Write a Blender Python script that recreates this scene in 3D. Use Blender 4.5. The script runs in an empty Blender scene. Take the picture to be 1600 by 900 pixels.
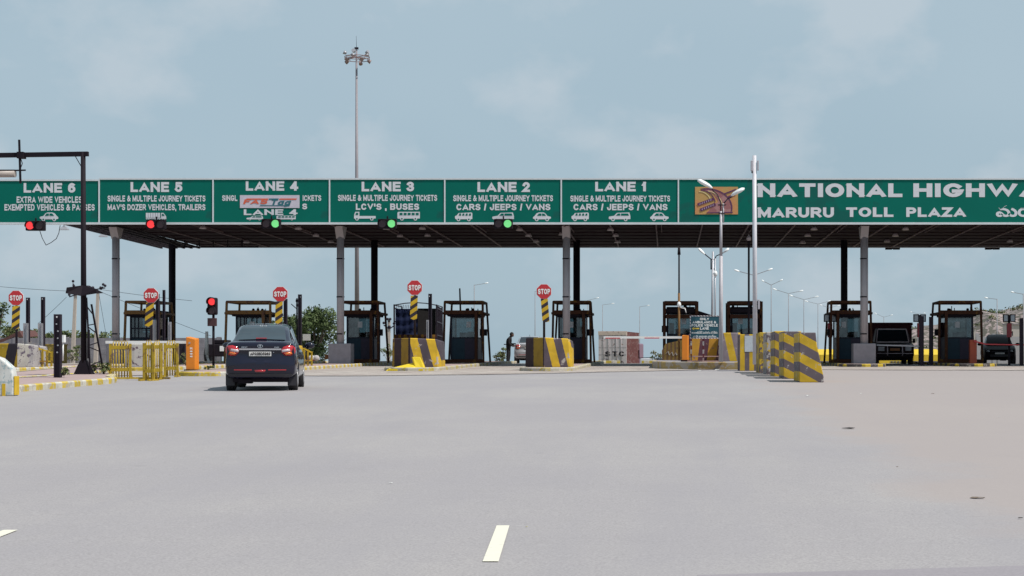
import bpy, bmesh, math, random
import numpy as np
from mathutils import Vector, Matrix

# ---------------------------------------------------------------- camera, sky, sun, exposure
SC = bpy.context.scene
C = SC.collection
R = math.radians
random.seed(7)
rng = np.random.default_rng(7)
F = 2700.0; VX = 1042.0; VY = 570.0
cam_d = bpy.data.cameras.new('camera'); cam = bpy.data.objects.new('camera', cam_d); C.objects.link(cam)
cam.location = (0, 0, 0); cam.rotation_euler = (R(90), 0, 0)
cam_d.sensor_width = 36; cam_d.lens = F / 1600 * 36
cam_d.shift_x = -(VX - 800) / 1600; cam_d.shift_y = (VY - 450) / 1600
cam_d.clip_start = 0.1; cam_d.clip_end = 20000
SC.camera = cam

SUN_DIR = Vector((0.50, -0.22, 0.86)).normalized()          # towards the sun
elev = math.asin(SUN_DIR.z); azi = math.atan2(SUN_DIR.x, SUN_DIR.y)
world = bpy.data.worlds.new('World'); SC.world = world; world.use_nodes = True
wn = world.node_tree; wn.nodes.clear()
def wnode(t, **k):
    n = wn.nodes.new(t)
    for a, b in k.items(): setattr(n, a, b)
    return n
sky = wnode('ShaderNodeTexSky', sky_type='NISHITA'); sky.sun_disc = False
sky.sun_elevation = elev; sky.sun_rotation = azi; sky.air_density = 1.0; sky.dust_density = 2.2; sky.ozone_density = 1.6
tc = wnode('ShaderNodeTexCoord')
mp = wnode('ShaderNodeMapping'); mp.inputs['Scale'].default_value = (1, 1, 1.5); mp.inputs['Location'].default_value = (5.1, .9, .37)
n1 = wnode('ShaderNodeTexNoise'); n1.inputs['Scale'].default_value = 9.5; n1.inputs['Detail'].default_value = 9; n1.inputs['Roughness'].default_value = .52
n2 = wnode('ShaderNodeTexNoise'); n2.inputs['Scale'].default_value = 2.4; n2.inputs['Detail'].default_value = 3
r1 = wnode('ShaderNodeMapRange'); r1.inputs[1].default_value = .50; r1.inputs[2].default_value = .62
r2 = wnode('ShaderNodeMapRange'); r2.inputs[1].default_value = .35; r2.inputs[2].default_value = .7
hs = wnode('ShaderNodeMix', data_type='RGBA'); hs.inputs['Factor'].default_value = .85; hs.inputs['B'].default_value = (3.75, 5.1, 6.0, 1)   # thin high haze veil
m1 = wnode('ShaderNodeMix', data_type='RGBA'); m1.inputs['B'].default_value = (4.75, 5.85, 6.6, 1)
m2 = wnode('ShaderNodeMix', data_type='RGBA'); m2.inputs['B'].default_value = (6.0, 6.5, 7.0, 1)
f1 = wnode('ShaderNodeMath', operation='MULTIPLY'); f1.inputs[1].default_value = .42
f2 = wnode('ShaderNodeMath', operation='MULTIPLY'); f2.inputs[1].default_value = .55
bg = wnode('ShaderNodeBackground'); bg.inputs['Strength'].default_value = 0.10
wo = wnode('ShaderNodeOutputWorld')
L = wn.links.new
L(tc.outputs['Generated'], mp.inputs['Vector']); L(mp.outputs[0], n1.inputs['Vector']); L(mp.outputs[0], n2.inputs['Vector'])
L(sky.outputs[0], hs.inputs['A'])
L(n2.outputs['Fac'], r2.inputs[0]); L(r2.outputs[0], f2.inputs[0]); L(f2.outputs[0], m1.inputs['Factor']); L(hs.outputs['Result'], m1.inputs['A'])
L(n1.outputs['Fac'], r1.inputs[0]); L(r1.outputs[0], f1.inputs[0]); L(f1.outputs[0], m2.inputs['Factor']); L(m1.outputs['Result'], m2.inputs['A'])
L(m2.outputs['Result'], bg.inputs['Color']); L(bg.outputs[0], wo.inputs['Surface'])

sd = bpy.data.lights.new('sun', 'SUN'); sd.energy = 4.9; sd.angle = R(0.6); sd.color = (1, .955, .89)
so = bpy.data.objects.new('sun', sd); C.objects.link(so); so.rotation_euler = SUN_DIR.to_track_quat('Z', 'Y').to_euler()
SC.view_settings.view_transform = 'Standard'; SC.view_settings.look = 'None'
SC.view_settings.gamma = 1; SC.view_settings.use_curve_mapping = False
SC.view_settings.exposure = 0.0

# ---------------------------------------------------------------- helpers
GY = [-20, 5, 10.8, 13, 25, 39, 50, 60, 77, 88, 97, 103, 120, 150, 250, 500, 1000, 8000]
GZ = [-1.6, -1.32, -1.23, -1.19, -.93, -.60, -.41, -.26, -.07, .04, .075, .05, -.35, -1.3, -5, -11, -14, -18]
_fy = np.arange(-20, 8001, 1.0)
_fz = np.interp(_fy, GY, GZ)
_k = np.hanning(9); _k /= _k.sum()
_fs = np.convolve(np.pad(_fz, 4, mode='edge'), _k, mode='valid')
def G(x, y):
    z = float(np.interp(y, _fy, _fs))
    if y > 95 and x < -16:                              # the left verge stays level with the plaza
        t = min(1, (-16 - x) / 8); lvl = .05 - max(0, y - 150) * .02
        z = z * (1 - t) + max(z, lvl) * t
    return z
def unproj(px, py):
    a, b = 4.0, 96.0
    for _ in range(50):
        m = (a + b) / 2
        if VY - G(0, m) * F / m > py: a = m
        else: b = m
    d = (a + b) / 2
    return ((px - VX) * d / F, d)

MATS = {}
def mat(name, col=(.5, .5, .5), rough=.6, metal=0, var=.12, scale=6, emis=None, estr=1, bump=0, spec=.5, coat=0, col2=None, amt=0.0, scale2=3):
    """plain procedural surface: base colour with noise variation, optional patches of a second colour, optional bump"""
    if name in MATS: return MATS[name]
    m = bpy.data.materials.new(name); m.use_nodes = True; nt = m.node_tree; b = nt.nodes['Principled BSDF']
    b.inputs['Roughness'].default_value = rough; b.inputs['Metallic'].default_value = metal
    b.inputs['Specular IOR Level'].default_value = spec; b.inputs['Coat Weight'].default_value = coat
    t = nt.nodes.new('ShaderNodeTexCoord'); n = nt.nodes.new('ShaderNodeTexNoise'); n.inputs['Scale'].default_value = scale; n.inputs['Detail'].default_value = 5
    nt.links.new(t.outputs['Object'], n.inputs['Vector'])
    mx = nt.nodes.new('ShaderNodeMix'); mx.data_type = 'RGBA'
    mx.inputs['A'].default_value = tuple(c * (1 - var) for c in col) + (1,); mx.inputs['B'].default_value = tuple(min(1, c * (1 + var)) for c in col) + (1,)
    nt.links.new(n.outputs['Fac'], mx.inputs['Factor']); out = mx.outputs['Result']
    if col2:
        n2 = nt.nodes.new('ShaderNodeTexNoise'); n2.inputs['Scale'].default_value = scale2; n2.inputs['Detail'].default_value = 7; n2.inputs['Roughness'].default_value = .65
        nt.links.new(t.outputs['Object'], n2.inputs['Vector'])
        mr = nt.nodes.new('ShaderNodeMapRange'); mr.inputs[1].default_value = .62 - amt * .3; mr.inputs[2].default_value = .66 - amt * .3
        nt.links.new(n2.outputs['Fac'], mr.inputs[0])
        m2_ = nt.nodes.new('ShaderNodeMix'); m2_.data_type = 'RGBA'; m2_.inputs['B'].default_value = tuple(col2) + (1,)
        nt.links.new(mr.outputs[0], m2_.inputs['Factor']); nt.links.new(out, m2_.inputs['A']); out = m2_.outputs['Result']
    nt.links.new(out, b.inputs['Base Color'])
    if bump:
        bp = nt.nodes.new('ShaderNodeBump'); bp.inputs['Strength'].default_value = bump; bp.inputs['Distance'].default_value = .02
        nt.links.new(n.outputs['Fac'], bp.inputs['Height']); nt.links.new(bp.outputs[0], b.inputs['Normal'])
    if emis:
        b.inputs['Emission Color'].default_value = tuple(emis) + (1,); b.inputs['Emission Strength'].default_value = estr
    MATS[name] = m
    return m
def stripes(name, c1, c2, direction, period, peel=None, amt=.3, duty=.5, rough=.75, pscale=5, phase=0.0):
    """painted stripes in object space, with peeling patches"""
    if name in MATS: return MATS[name]
    m = bpy.data.materials.new(name); m.use_nodes = True; nt = m.node_tree; b = nt.nodes['Principled BSDF']; b.inputs['Roughness'].default_value = rough
    N = nt.nodes.new; K = nt.links.new
    t = N('ShaderNodeTexCoord'); dn = N('ShaderNodeVectorMath'); dn.operation = 'DOT_PRODUCT'; dn.inputs[1].default_value = tuple(c / period for c in direction)
    wb = N('ShaderNodeTexNoise'); wb.inputs['Scale'].default_value = 9; K(t.outputs['Object'], wb.inputs['Vector'])
    wa = N('ShaderNodeMath'); wa.operation = 'MULTIPLY_ADD'; wa.inputs[1].default_value = .05; K(wb.outputs['Fac'], wa.inputs[0])
    K(t.outputs['Object'], dn.inputs[0]); K(dn.outputs['Value'], wa.inputs[2])
    ad = N('ShaderNodeMath'); ad.operation = 'ADD'; ad.inputs[1].default_value = 50 + phase; K(wa.outputs[0], ad.inputs[0])
    fr = N('ShaderNodeMath'); fr.operation = 'FRACT'; K(ad.outputs[0], fr.inputs[0])
    gt = N('ShaderNodeMath'); gt.operation = 'GREATER_THAN'; gt.inputs[1].default_value = duty; K(fr.outputs[0], gt.inputs[0])
    mx = N('ShaderNodeMix'); mx.data_type = 'RGBA'; mx.inputs['A'].default_value = tuple(c1) + (1,); mx.inputs['B'].default_value = tuple(c2) + (1,); K(gt.outputs[0], mx.inputs['Factor'])
    out = mx.outputs['Result']
    dz = N('ShaderNodeTexNoise'); dz.inputs['Scale'].default_value = 2.5; dz.inputs['Detail'].default_value = 6; K(t.outputs['Object'], dz.inputs['Vector'])
    dr = N('ShaderNodeMapRange'); dr.inputs[3].default_value = .72; dr.inputs[4].default_value = 1.12; dr.inputs[1].default_value = .3; dr.inputs[2].default_value = .7; K(dz.outputs['Fac'], dr.inputs[0])
    dm = N('ShaderNodeVectorMath'); dm.operation = 'SCALE'; K(out, dm.inputs[0]); K(dr.outputs[0], dm.inputs['Scale']); out = dm.outputs[0]
    if peel:
        n2 = N('ShaderNodeTexNoise'); n2.inputs['Scale'].default_value = pscale; n2.inputs['Detail'].default_value = 8; n2.inputs['Roughness'].default_value = .7; K(t.outputs['Object'], n2.inputs['Vector'])
        mr = N('ShaderNodeMapRange'); mr.inputs[1].default_value = .64 - amt * .3; mr.inputs[2].default_value = .66 - amt * .3; K(n2.outputs['Fac'], mr.inputs[0])
        m2_ = N('ShaderNodeMix'); m2_.data_type = 'RGBA'; m2_.inputs['B'].default_value = tuple(peel) + (1,); K(mr.outputs[0], m2_.inputs['Factor']); K(out, m2_.inputs['A']); out = m2_.outputs['Result']
    K(out, b.inputs['Base Color']); MATS[name] = m
    return m
def glassmat(name, tint=(.5, .6, .65), alpha=.35):
    if name in MATS: return MATS[name]
    m = bpy.data.materials.new(name); m.use_nodes = True; nt = m.node_tree; nt.nodes.clear()
    o = nt.nodes.new('ShaderNodeOutputMaterial'); a = nt.nodes.new('ShaderNodeBsdfTransparent'); a.inputs[0].default_value = tuple(tint) + (1,)
    g = nt.nodes.new('ShaderNodeBsdfGlossy'); g.inputs['Roughness'].default_value = .05
    fz = nt.nodes.new('ShaderNodeLayerWeight'); fz.inputs['Blend'].default_value = .35
    n = nt.nodes.new('ShaderNodeTexNoise'); n.inputs['Scale'].default_value = 3
    ma = nt.nodes.new('ShaderNodeMath'); ma.operation = 'MULTIPLY_ADD'; ma.inputs[1].default_value = .1; nt.links.new(n.outputs['Fac'], ma.inputs[0]); nt.links.new(fz.outputs['Fresnel'], ma.inputs[2])
    x = nt.nodes.new('ShaderNodeMixShader'); nt.links.new(ma.outputs[0], x.inputs[0]); nt.links.new(a.outputs[0], x.inputs[1]); nt.links.new(g.outputs[0], x.inputs[2]); nt.links.new(x.outputs[0], o.inputs[0])
    MATS[name] = m
    return m

class MB:
    """collects shapes, links them as one mesh object"""
    def __init__(s): s.v = []; s.f = []; s.m = []; s.sm = []
    def add(s, vs, fs, mi=0, smooth=False):
        o = len(s.v); s.v += [tuple(p) for p in vs]
        for f in fs: s.f.append([i + o for i in f]); s.m.append(mi); s.sm.append(smooth)
        return s
    def box(s, x0, x1, y0, y1, z0, z1, mi=0):
        v = [(x, y, z) for z in (z0, z1) for y in (y0, y1) for x in (x0, x1)]
        return s.add(v, [(0, 2, 3, 1), (4, 5, 7, 6), (0, 1, 5, 4), (2, 6, 7, 3), (0, 4, 6, 2), (1, 3, 7, 5)], mi)
    def beam(s, p0, p1, w, h=None, mi=0, w2=None):
        h = h or w; p0 = Vector(p0); p1 = Vector(p1); d = (p1 - p0).normalized()
        up = Vector((0, 0, 1)) if abs(d.z) < .9 else Vector((0, 1, 0))
        a = d.cross(up).normalized(); b = a.cross(d).normalized(); w2 = w2 or w; k = w2 / w
        v = []
        for p, q in ((p0, 1), (p1, k)):
            for sx, sz in ((-1, -1), (1, -1), (1, 1), (-1, 1)): v.append(p + a * sx * w / 2 * q + b * sz * h / 2 * q)
        return s.add(v, [(0, 1, 2, 3), (7, 6, 5, 4), (0, 4, 5, 1), (1, 5, 6, 2), (2, 6, 7, 3), (3, 7, 4, 0)], mi)
    def tube(s, p0, p1, r0, r1=None, n=10, mi=0, caps=True):
        r1 = r0 if r1 is None else r1; p0 = Vector(p0); p1 = Vector(p1); d = (p1 - p0).normalized()
        up = Vector((0, 0, 1)) if abs(d.z) < .9 else Vector((0, 1, 0))
        a = d.cross(up).normalized(); b = d.cross(a).normalized(); v = []
        for p, r in ((p0, r0), (p1, r1)):
            for i in range(n):
                t = 2 * math.pi * i / n; v.append(p + a * math.cos(t) * r + b * math.sin(t) * r)
        s.add(v, [(i, (i + 1) % n, n + (i + 1) % n, n + i) for i in range(n)], mi, True)
        if caps: s.add(v[:n], [list(range(n))[::-1]], mi); s.add(v[n:], [list(range(n))], mi)
        return s
    def path(s, pts, r, n=8, mi=0):
        for a, b in zip(pts, pts[1:]): s.tube(a, b, r, r, n, mi)
        return s
    def prism(s, pts, y0, y1, mi=0):
        """polygon in the x-z plane pushed from y0 to y1"""
        n = len(pts); v = [(x, y0, z) for x, z in pts] + [(x, y1, z) for x, z in pts]
        return s.add(v, [list(range(n)), list(range(n, 2 * n))[::-1]] + [(i, i + n, (i + 1) % n + n, (i + 1) % n) for i in range(n)], mi)
    def slab(s, pts, z0, z1, mi=0, top_mi=None):
        """polygon in the x-y plane pushed from z0 to z1; z may be functions of (x, y)"""
        n = len(pts); f0 = z0 if callable(z0) else (lambda x, y: z0); f1 = z1 if callable(z1) else (lambda x, y: z1)
        v = [(x, y, f0(x, y)) for x, y in pts] + [(x, y, f1(x, y)) for x, y in pts]
        s.add(v, [list(range(n))[::-1]] + [(i, (i + 1) % n, (i + 1) % n + n, i + n) for i in range(n)], mi)
        return s.add(v[n:], [list(range(n))], mi if top_mi is None else top_mi)
    def ball(s, c, r, n=10, mi=0, sc=(1, 1, 1)):
        v = []; f = []; m = max(4, n // 2)
        for j in range(m + 1):
            ph = math.pi * j / m
            for i in range(n):
                t = 2 * math.pi * i / n; v.append((c[0] + r * sc[0] * math.sin(ph) * math.cos(t), c[1] + r * sc[1] * math.sin(ph) * math.sin(t), c[2] - r * sc[2] * math.cos(ph)))
        for j in range(m):
            for i in range(n): f.append((j * n + i, j * n + (i + 1) % n, (j + 1) * n + (i + 1) % n, (j + 1) * n + i))
        return s.add(v, f, mi, True)
    def build(s, name, mats, parent=None, bevel=0):
        me = bpy.data.meshes.new(name); me.from_pydata(s.v, [], s.f)
        for m in (mats if isinstance(mats, (list, tuple)) else [mats]): me.materials.append(m)
        me.polygons.foreach_set('material_index', s.m); me.polygons.foreach_set('use_smooth', s.sm); me.update()
        bm = bmesh.new(); bm.from_mesh(me); bmesh.ops.remove_doubles(bm, verts=bm.verts, dist=1e-5); bmesh.ops.recalc_face_normals(bm, faces=bm.faces); bm.to_mesh(me); bm.free()
        o = bpy.data.objects.new(name, me); C.objects.link(o)
        if parent: o.parent = parent
        if bevel:
            b = o.modifiers.new('bevel', 'BEVEL'); b.width = bevel; b.segments = 2; b.limit_method = 'ANGLE'
        return o
def tag(o, label, cat, group=None):
    o['label'] = label; o['category'] = cat
    if group: o['group'] = group
    return o
def thing(name, label, cat, loc, rz=0, group=None):
    o = bpy.data.objects.new(name, None); C.objects.link(o); o.location = loc; o.rotation_euler = (0, 0, rz); o.empty_display_size = .2
    return tag(o, label, cat, group)
def structure(o): o['kind'] = 'structure'; return o
def dup(root, loc=None, label=None, rz=None):
    c = root.copy(); C.objects.link(c)
    if loc is not None: c.location = loc
    if rz is not None: c.rotation_euler = (0, 0, rz)
    if label: c['label'] = label
    for ch in list(root.children):
        k = ch.copy(); C.objects.link(k); k.parent = c
        for g in list(ch.children):
            q = g.copy(); C.objects.link(q); q.parent = k
    return c
class At:
    """measuring frame at distance d: photograph pixels to metres relative to a base point"""
    def __init__(s, px, d, z=None, lift=0):
        s.s = F / d; s.px = px; s.x = (px - VX) / s.s; s.y = d; s.z = (G(s.x, d) if z is None else z) + lift; s.loc = (s.x, s.y, s.z)
    def X(s, px): return (px - s.px) / s.s
    def Z(s, py): return (VY - py) / s.s - s.z
_tc = {}
def font_mesh(txt, bold, fine):
    key = (txt, bold, fine)
    if key in _tc: return _tc[key]
    cu = bpy.data.curves.new('t', 'FONT'); cu.body = txt; cu.size = 1; cu.offset = bold; cu.extrude = .0; cu.resolution_u = fine; cu.fill_mode = 'FRONT'
    o = bpy.data.objects.new('t', cu); C.objects.link(o)
    me = bpy.data.meshes.new_from_object(o.evaluated_get(bpy.context.evaluated_depsgraph_get()))
    V = np.array([v.co[:] for v in me.vertices]) if len(me.vertices) else np.zeros((0, 3)); Fc = [list(p.vertices) for p in me.polygons]
    bpy.data.objects.remove(o); bpy.data.curves.remove(cu); bpy.data.meshes.remove(me)
    _tc[key] = (V, Fc); return _tc[key]

def _arc(cx, cy, rx, ry, a0, a1, n=9):
    return [(cx + rx * math.cos(R(a0 + (a1 - a0) * i / n)), cy + ry * math.sin(R(a0 + (a1 - a0) * i / n))) for i in range(n + 1)]
GL = {  # glyph: (width, strokes on a unit cell)
 'A': (1.0, [[(0, 0), (.5, 1.0), (1, 0)], [(.2, .24), (.8, .24)]]),
 'B': (.86, [[(0, 0), (0, 1), (.6, 1)] + _arc(.62, .765, .32, .235, 90, -90) + [(0, .53)], [(.6, .53)] + _arc(.64, .265, .36, .265, 90, -90) + [(0, 0)]]),
 'C': (.9, [_arc(.5, .5, .5, .5, 42, 318, 16)]),
 'D': (.9, [[(0, .0), (0, 1), (.5, 1)] + _arc(.5, .5, .5, .5, 90, -90, 12) + [(0, 0)]]),
 'E': (.78, [[(1, 1), (0, 1), (0, 0), (1, 0)], [(0, .51), (.9, .51)]]), 'F': (.74, [[(1, 1), (0, 1), (0, 0)], [(0, .5), (.85, .5)]]),
 'G': (.95, [_arc(.5, .5, .5, .5, 45, 340, 16) + [(1, .42), (.6, .42)]]), 'H': (.9, [[(0, 0), (0, 1)], [(1, 0), (1, 1)], [(0, .52), (1, .52)]]),
 'I': (.0, [[(.5, 0), (.5, 1)]]), 'J': (.72, [[(1, 1), (1, .35)] + _arc(.5, .33, .5, .33, 0, -180)]), 'K': (.9, [[(0, 0), (0, 1)], [(1, 1), (.05, .36)], [(.35, .58), (1, 0)]]),
 'L': (.74, [[(0, 1), (0, 0), (1, 0)]]), 'M': (1.08, [[(0, 0), (0, 1)], [(0, 1), (.5, .12), (1, 1)], [(1, 1), (1, 0)]]), 'N': (.92, [[(0, 0), (0, 1)], [(0, 1), (1, 0)], [(1, 0), (1, 1)]]),
 'O': (.98, [_arc(.5, .5, .5, .5, 0, 360, 20)]), 'P': (.82, [[(0, 0), (0, 1), (.6, 1)] + _arc(.62, .73, .38, .27, 90, -90) + [(0, .46)]]),
 'R': (.9, [[(0, 0), (0, 1), (.6, 1)] + _arc(.6, .74, .36, .26, 90, -90) + [(0, .48)], [(.5, .46), (1, 0)]]),
 'S': (.85, [_arc(.5, .755, .46, .245, 25, 270, 12) + _arc(.5, .255, .5, .255, 90, -155, 12)[1:]]),
 'T': (.85, [[(0, 1), (1, 1)], [(.5, 1), (.5, 0)]]), 'U': (.9, [[(0, 1), (0, .38)] + _arc(.5, .38, .5, .38, 180, 360, 12) + [(1, 1)]]),
 'V': (.95, [[(0, 1), (.5, 0), (1, 1)]]), 'W': (1.4, [[(0, 1), (.25, 0), (.5, 1), (.75, 0), (1, 1)]]), 'X': (.92, [[(0, 0), (1, 1)], [(0, 1), (1, 0)]]),
 'Y': (.92, [[(0, 1), (.5, .45), (1, 1)], [(.5, .48), (.5, 0)]]), 'Z': (.85, [[(0, 1), (1, 1), (0, 0), (1, 0)]]),
 '0': (.72, [_arc(.5, .5, .5, .5, 0, 360, 18)]), '1': (.42, [[(.0, .72), (.75, 1)], [(.75, 1), (.75, 0)]]), '2': (.72, [_arc(.5, .72, .48, .28, 170, -30, 10) + [(0, 0), (1, 0)]]),
 '3': (.72, [_arc(.48, .76, .46, .24, 160, -90, 10), _arc(.48, .26, .52, .26, 90, -160, 10)]), '4': (.8, [[(.72, 0), (.72, 1)], [(.66, .96), (.02, .27)], [(0, .24), (1, .24)]]),
 '5': (.74, [[(.95, 1), (.15, 1), (.08, .5)] + _arc(.48, .33, .52, .33, 120, -155, 12)]), '6': (.74, [_arc(.5, .32, .5, .32, 0, 360, 14), [(.02, .36)] + _arc(.55, .55, .53, .45, 180, 55, 9)]),
 '8': (.74, [_arc(.5, .76, .42, .24, 0, 360, 12), _arc(.5, .27, .5, .27, 0, 360, 14)]), '9': (.74, [_arc(.5, .68, .5, .32, 0, 360, 14), [(.98, .64)] + _arc(.45, .45, .53, .45, 0, -125, 9)]),
 '&': (1.0, [[(1, 0), (.24, .70)] + _arc(.45, .82, .22, .18, 200, -20, 8) + [(.15, .42)] + _arc(.38, .24, .36, .24, 150, 300, 7) + [(1, .48)]]),
 '/': (.4, [[(0, -.05), (1, 1.05)]]), ',': (.0, [[(.5, .02), (.45, -.2)]]), "'": (.0, [[(.5, 1), (.48, .68)]]), '*': (.5, [[(.5, .2), (.5, .8)], [(.1, .4), (.9, .6)], [(.1, .6), (.9, .4)]]),
 'a': (.8, [_arc(.5, .34, .5, .32, 0, 360, 14), [(1, .68), (1, 0)]]), 'g': (.8, [_arc(.5, .34, .5, .32, 0, 360, 14), [(1, .68), (1, -.22), (.1, -.3)]]), 'e': (.74, [[(0, .34), (1, .34)] + _arc(.5, .34, .5, .32, 0, 310, 12)]), 's': (.66, [_arc(.5, .5, .46, .17, 20, 270, 8) + _arc(.5, .17, .5, .17, 90, -150, 8)[1:]]),
}
def block_text(txt, th):
    """heavy grotesque capitals drawn as mitred strokes; returns vertices (cap height 1) and faces"""
    V = []; Fc = []; x = 0; k = 0
    for ch in txt:
        if ch == ' ': x += .42; continue
        w, st = GL[ch]; w = w * .92 - th * .0; w = max(w, 0); iw = max(0, w - th)
        for s in st:
            P = [Vector((x + th / 2 + u * iw, th / 2 + v * (1 - th))) for u, v in s]; P = [p for i, p in enumerate(P) if i == 0 or (p - P[i - 1]).length > 1e-5]
            closed = (P[0] - P[-1]).length < 1e-4; n = len(P); rows = []
            if n < 2: continue
            for i, p in enumerate(P):
                d0 = (p - P[i - 1]).normalized() if i else ((P[-1] - P[-2]).normalized() if closed else (P[1] - P[0]).normalized())
                d1 = (P[i + 1] - p).normalized() if i < n - 1 else ((P[1] - P[0]).normalized() if closed else d0)
                t = (d0 + d1); t = t.normalized() if t.length > 1e-3 else d1; nr = Vector((-t.y, t.x)); c = max(.38, abs(nr.dot(Vector((-d1.y, d1.x))))); e = Vector((0, 0))
                if not closed and i == 0: e = -d1 * th / 2
                if not closed and i == n - 1: e = d0 * th / 2
                lo, hi = (-.4, 1.1) if ch in "g,/" else (0, 1)
                for q in (1, -1):
                    z = p + nr * q * th / 2 / c + e; rows.append((z.x, min(hi, max(lo, z.y)), k * .0006 + i * .00002))
            o = len(V); V += rows; Fc += [[o + 2 * i, o + 2 * i + 1, o + 2 * i + 3, o + 2 * i + 2] for i in range(n - 1)]; k = (k + 1) % 5
        x += (w if w > th else th) + .11
    return np.array(V), Fc

def lettering(txt, x0, x1, z0, z1, y, m, parent, bold=.03, shear=0, name='lettering', rot=0, th=.006):
    """text fitted to a box in the x-z plane facing -y"""
    lat = all(c in GL or c == ' ' for c in txt)
    V, Fc = block_text(txt, .17 + bold * 1.6) if lat else font_mesh(txt, bold, 3)
    if len(V) == 0: return None
    mn = V.min(0); mxx = V.max(0); u = (V[:, 0] - mn[0]) / (mxx[0] - mn[0]); w = V[:, 1] if lat else (V[:, 1] - mn[1]) / (mxx[1] - mn[1])
    X = x0 + u * (x1 - x0) + shear * w * (z1 - z0); Z = z0 + w * (z1 - z0)
    if rot:
        cx, cz = (x0 + x1) / 2, (z0 + z1) / 2; a = R(rot); X, Z = cx + (X - cx) * math.cos(a) - (Z - cz) * math.sin(a), cz + (X - cx) * math.sin(a) + (Z - cz) * math.cos(a)
    b = MB(); b.v = [(a_, y - th - k_, c_) for a_, c_, k_ in zip(X, Z, V[:, 2])]; b.f = [list(f) for f in Fc]; b.m = [0] * len(Fc); b.sm = [False] * len(Fc)
    o = b.build(name, m, parent)
    return o

# ---------------------------------------------------------------- materials
YEL = (.54, .34, .012); BLK = (.022, .014, .024); WHT = (.62, .60, .56)
M_green = mat('sign_green', (.0, .122, .092), .6, var=.14, scale=.5, spec=.12, col2=(.006, .098, .080), amt=.25, scale2=.35)
M_white = mat('sign_white', (.48, .49, .53), .5, var=.06)
M_frame = mat('sign_frame', (.56, .59, .62), .5, metal=.1)
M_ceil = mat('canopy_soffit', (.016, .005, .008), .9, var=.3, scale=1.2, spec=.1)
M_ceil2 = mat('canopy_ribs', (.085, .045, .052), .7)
M_roof = mat('roof_sheet', (.35, .34, .34), .5, var=.2)
M_col = mat('column_grey', (.33, .31, .33), .5, var=.12, scale=3, metal=.2)
M_dark = mat('dark_steel', (.009, .0055, .010), .75, var=.3, spec=.2)
M_dk2 = mat('dark_post_paint', (.020, .014, .024), .65, var=.2, spec=.25)
M_rust = mat('booth_frame_rust', (.050, .018, .009), .8, var=.4, scale=3, col2=(.12, .06, .008), amt=.12, spec=.2)
M_ochre = mat('booth_frame_ochre', (.16, .075, .014), .7, var=.3, scale=3, col2=(.08, .03, .015), amt=.25)
M_cabin = mat('cabin_navy', (.012, .014, .026), .6, var=.2, spec=.2)
M_teal = mat('cabin_teal_panel', (.008, .026, .042), .5, var=.3, spec=.2)
M_panel = mat('cabin_grey_panel', (.028, .022, .040), .5, spec=.2, var=.3)
M_glass = glassmat('booth_glass', (.50, .58, .60))
M_conc = mat('concrete', (.25, .235, .26), .9, var=.25, scale=5, bump=.3)
M_pave = mat('pink_paving', (.32, .235, .225), .9, var=.2, scale=8, bump=.2)
M_orange = mat('barrier_orange', (.62, .19, .012), .45, var=.08)
M_yelf = mat('fence_yellow', (.37, .25, .012), .55, var=.35, scale=8, col2=(.18, .10, .02), amt=.25)
M_boomw = mat('boom_white', (.70, .70, .70), .5)
M_boomr = mat('boom_red', (.5, .04, .05), .5)
M_red = mat('stop_red', (.46, .022, .030), .45, var=.05)
M_lit = mat('letter_white', (.72, .72, .72), .5)
M_galv = mat('galvanised', (.34, .34, .37), .45, metal=.4, var=.12)
M_lampw = mat('lamp_shell', (.72, .73, .74), .4)
M_rlens = mat('red_signal_lens', (.5, .03, .03), .4, emis=(1.0, .045, .05), estr=.95)
M_glens = mat('green_signal_lens', (.1, .4, .1), .4, emis=(.16, .62, .22), estr=1.0)
M_olens = mat('unlit_lens', (.05, .02, .025), .25)
M_tyre = mat('tyre_rubber', (.018, .016, .018), .85)
M_rim = mat('wheel_rim', (.45, .45, .47), .35, metal=.7)
M_hazard = stripes('hazard_plate', YEL, BLK, (.55, 0, -.83), .25, duty=.52)
# ---------------------------------------------------------------- ground, road, concrete apron
def sheet(name, xs, ys, dz, m, fn=None):
    v = [(x, y, (fn or G)(x, y) + dz) for y in ys for x in xs]; n = len(xs)
    f = [(j * n + i, j * n + i + 1, (j + 1) * n + i + 1, (j + 1) * n + i) for j in range(len(ys) - 1) for i in range(n - 1)]
    b = MB(); b.add(v, f, 0, True); return b.build(name, m)
soil = mat('dry_soil', (.27, .20, .15), .95, var=.3, scale=.4, col2=(.13, .14, .06), amt=.5, scale2=.15)
ys_far = [-20] + list(range(0, 130, 3)) + list(range(130, 400, 15)) + list(range(400, 1000, 60)) + list(range(1000, 8001, 700))
xs_far = [-6000, -2500, -900, -400, -200, -120, -80] + list(range(-60, 61, 4)) + [80, 120, 200, 400, 900, 2500, 6000]
structure(sheet('ground', xs_far, ys_far, -.06, soil))

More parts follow.
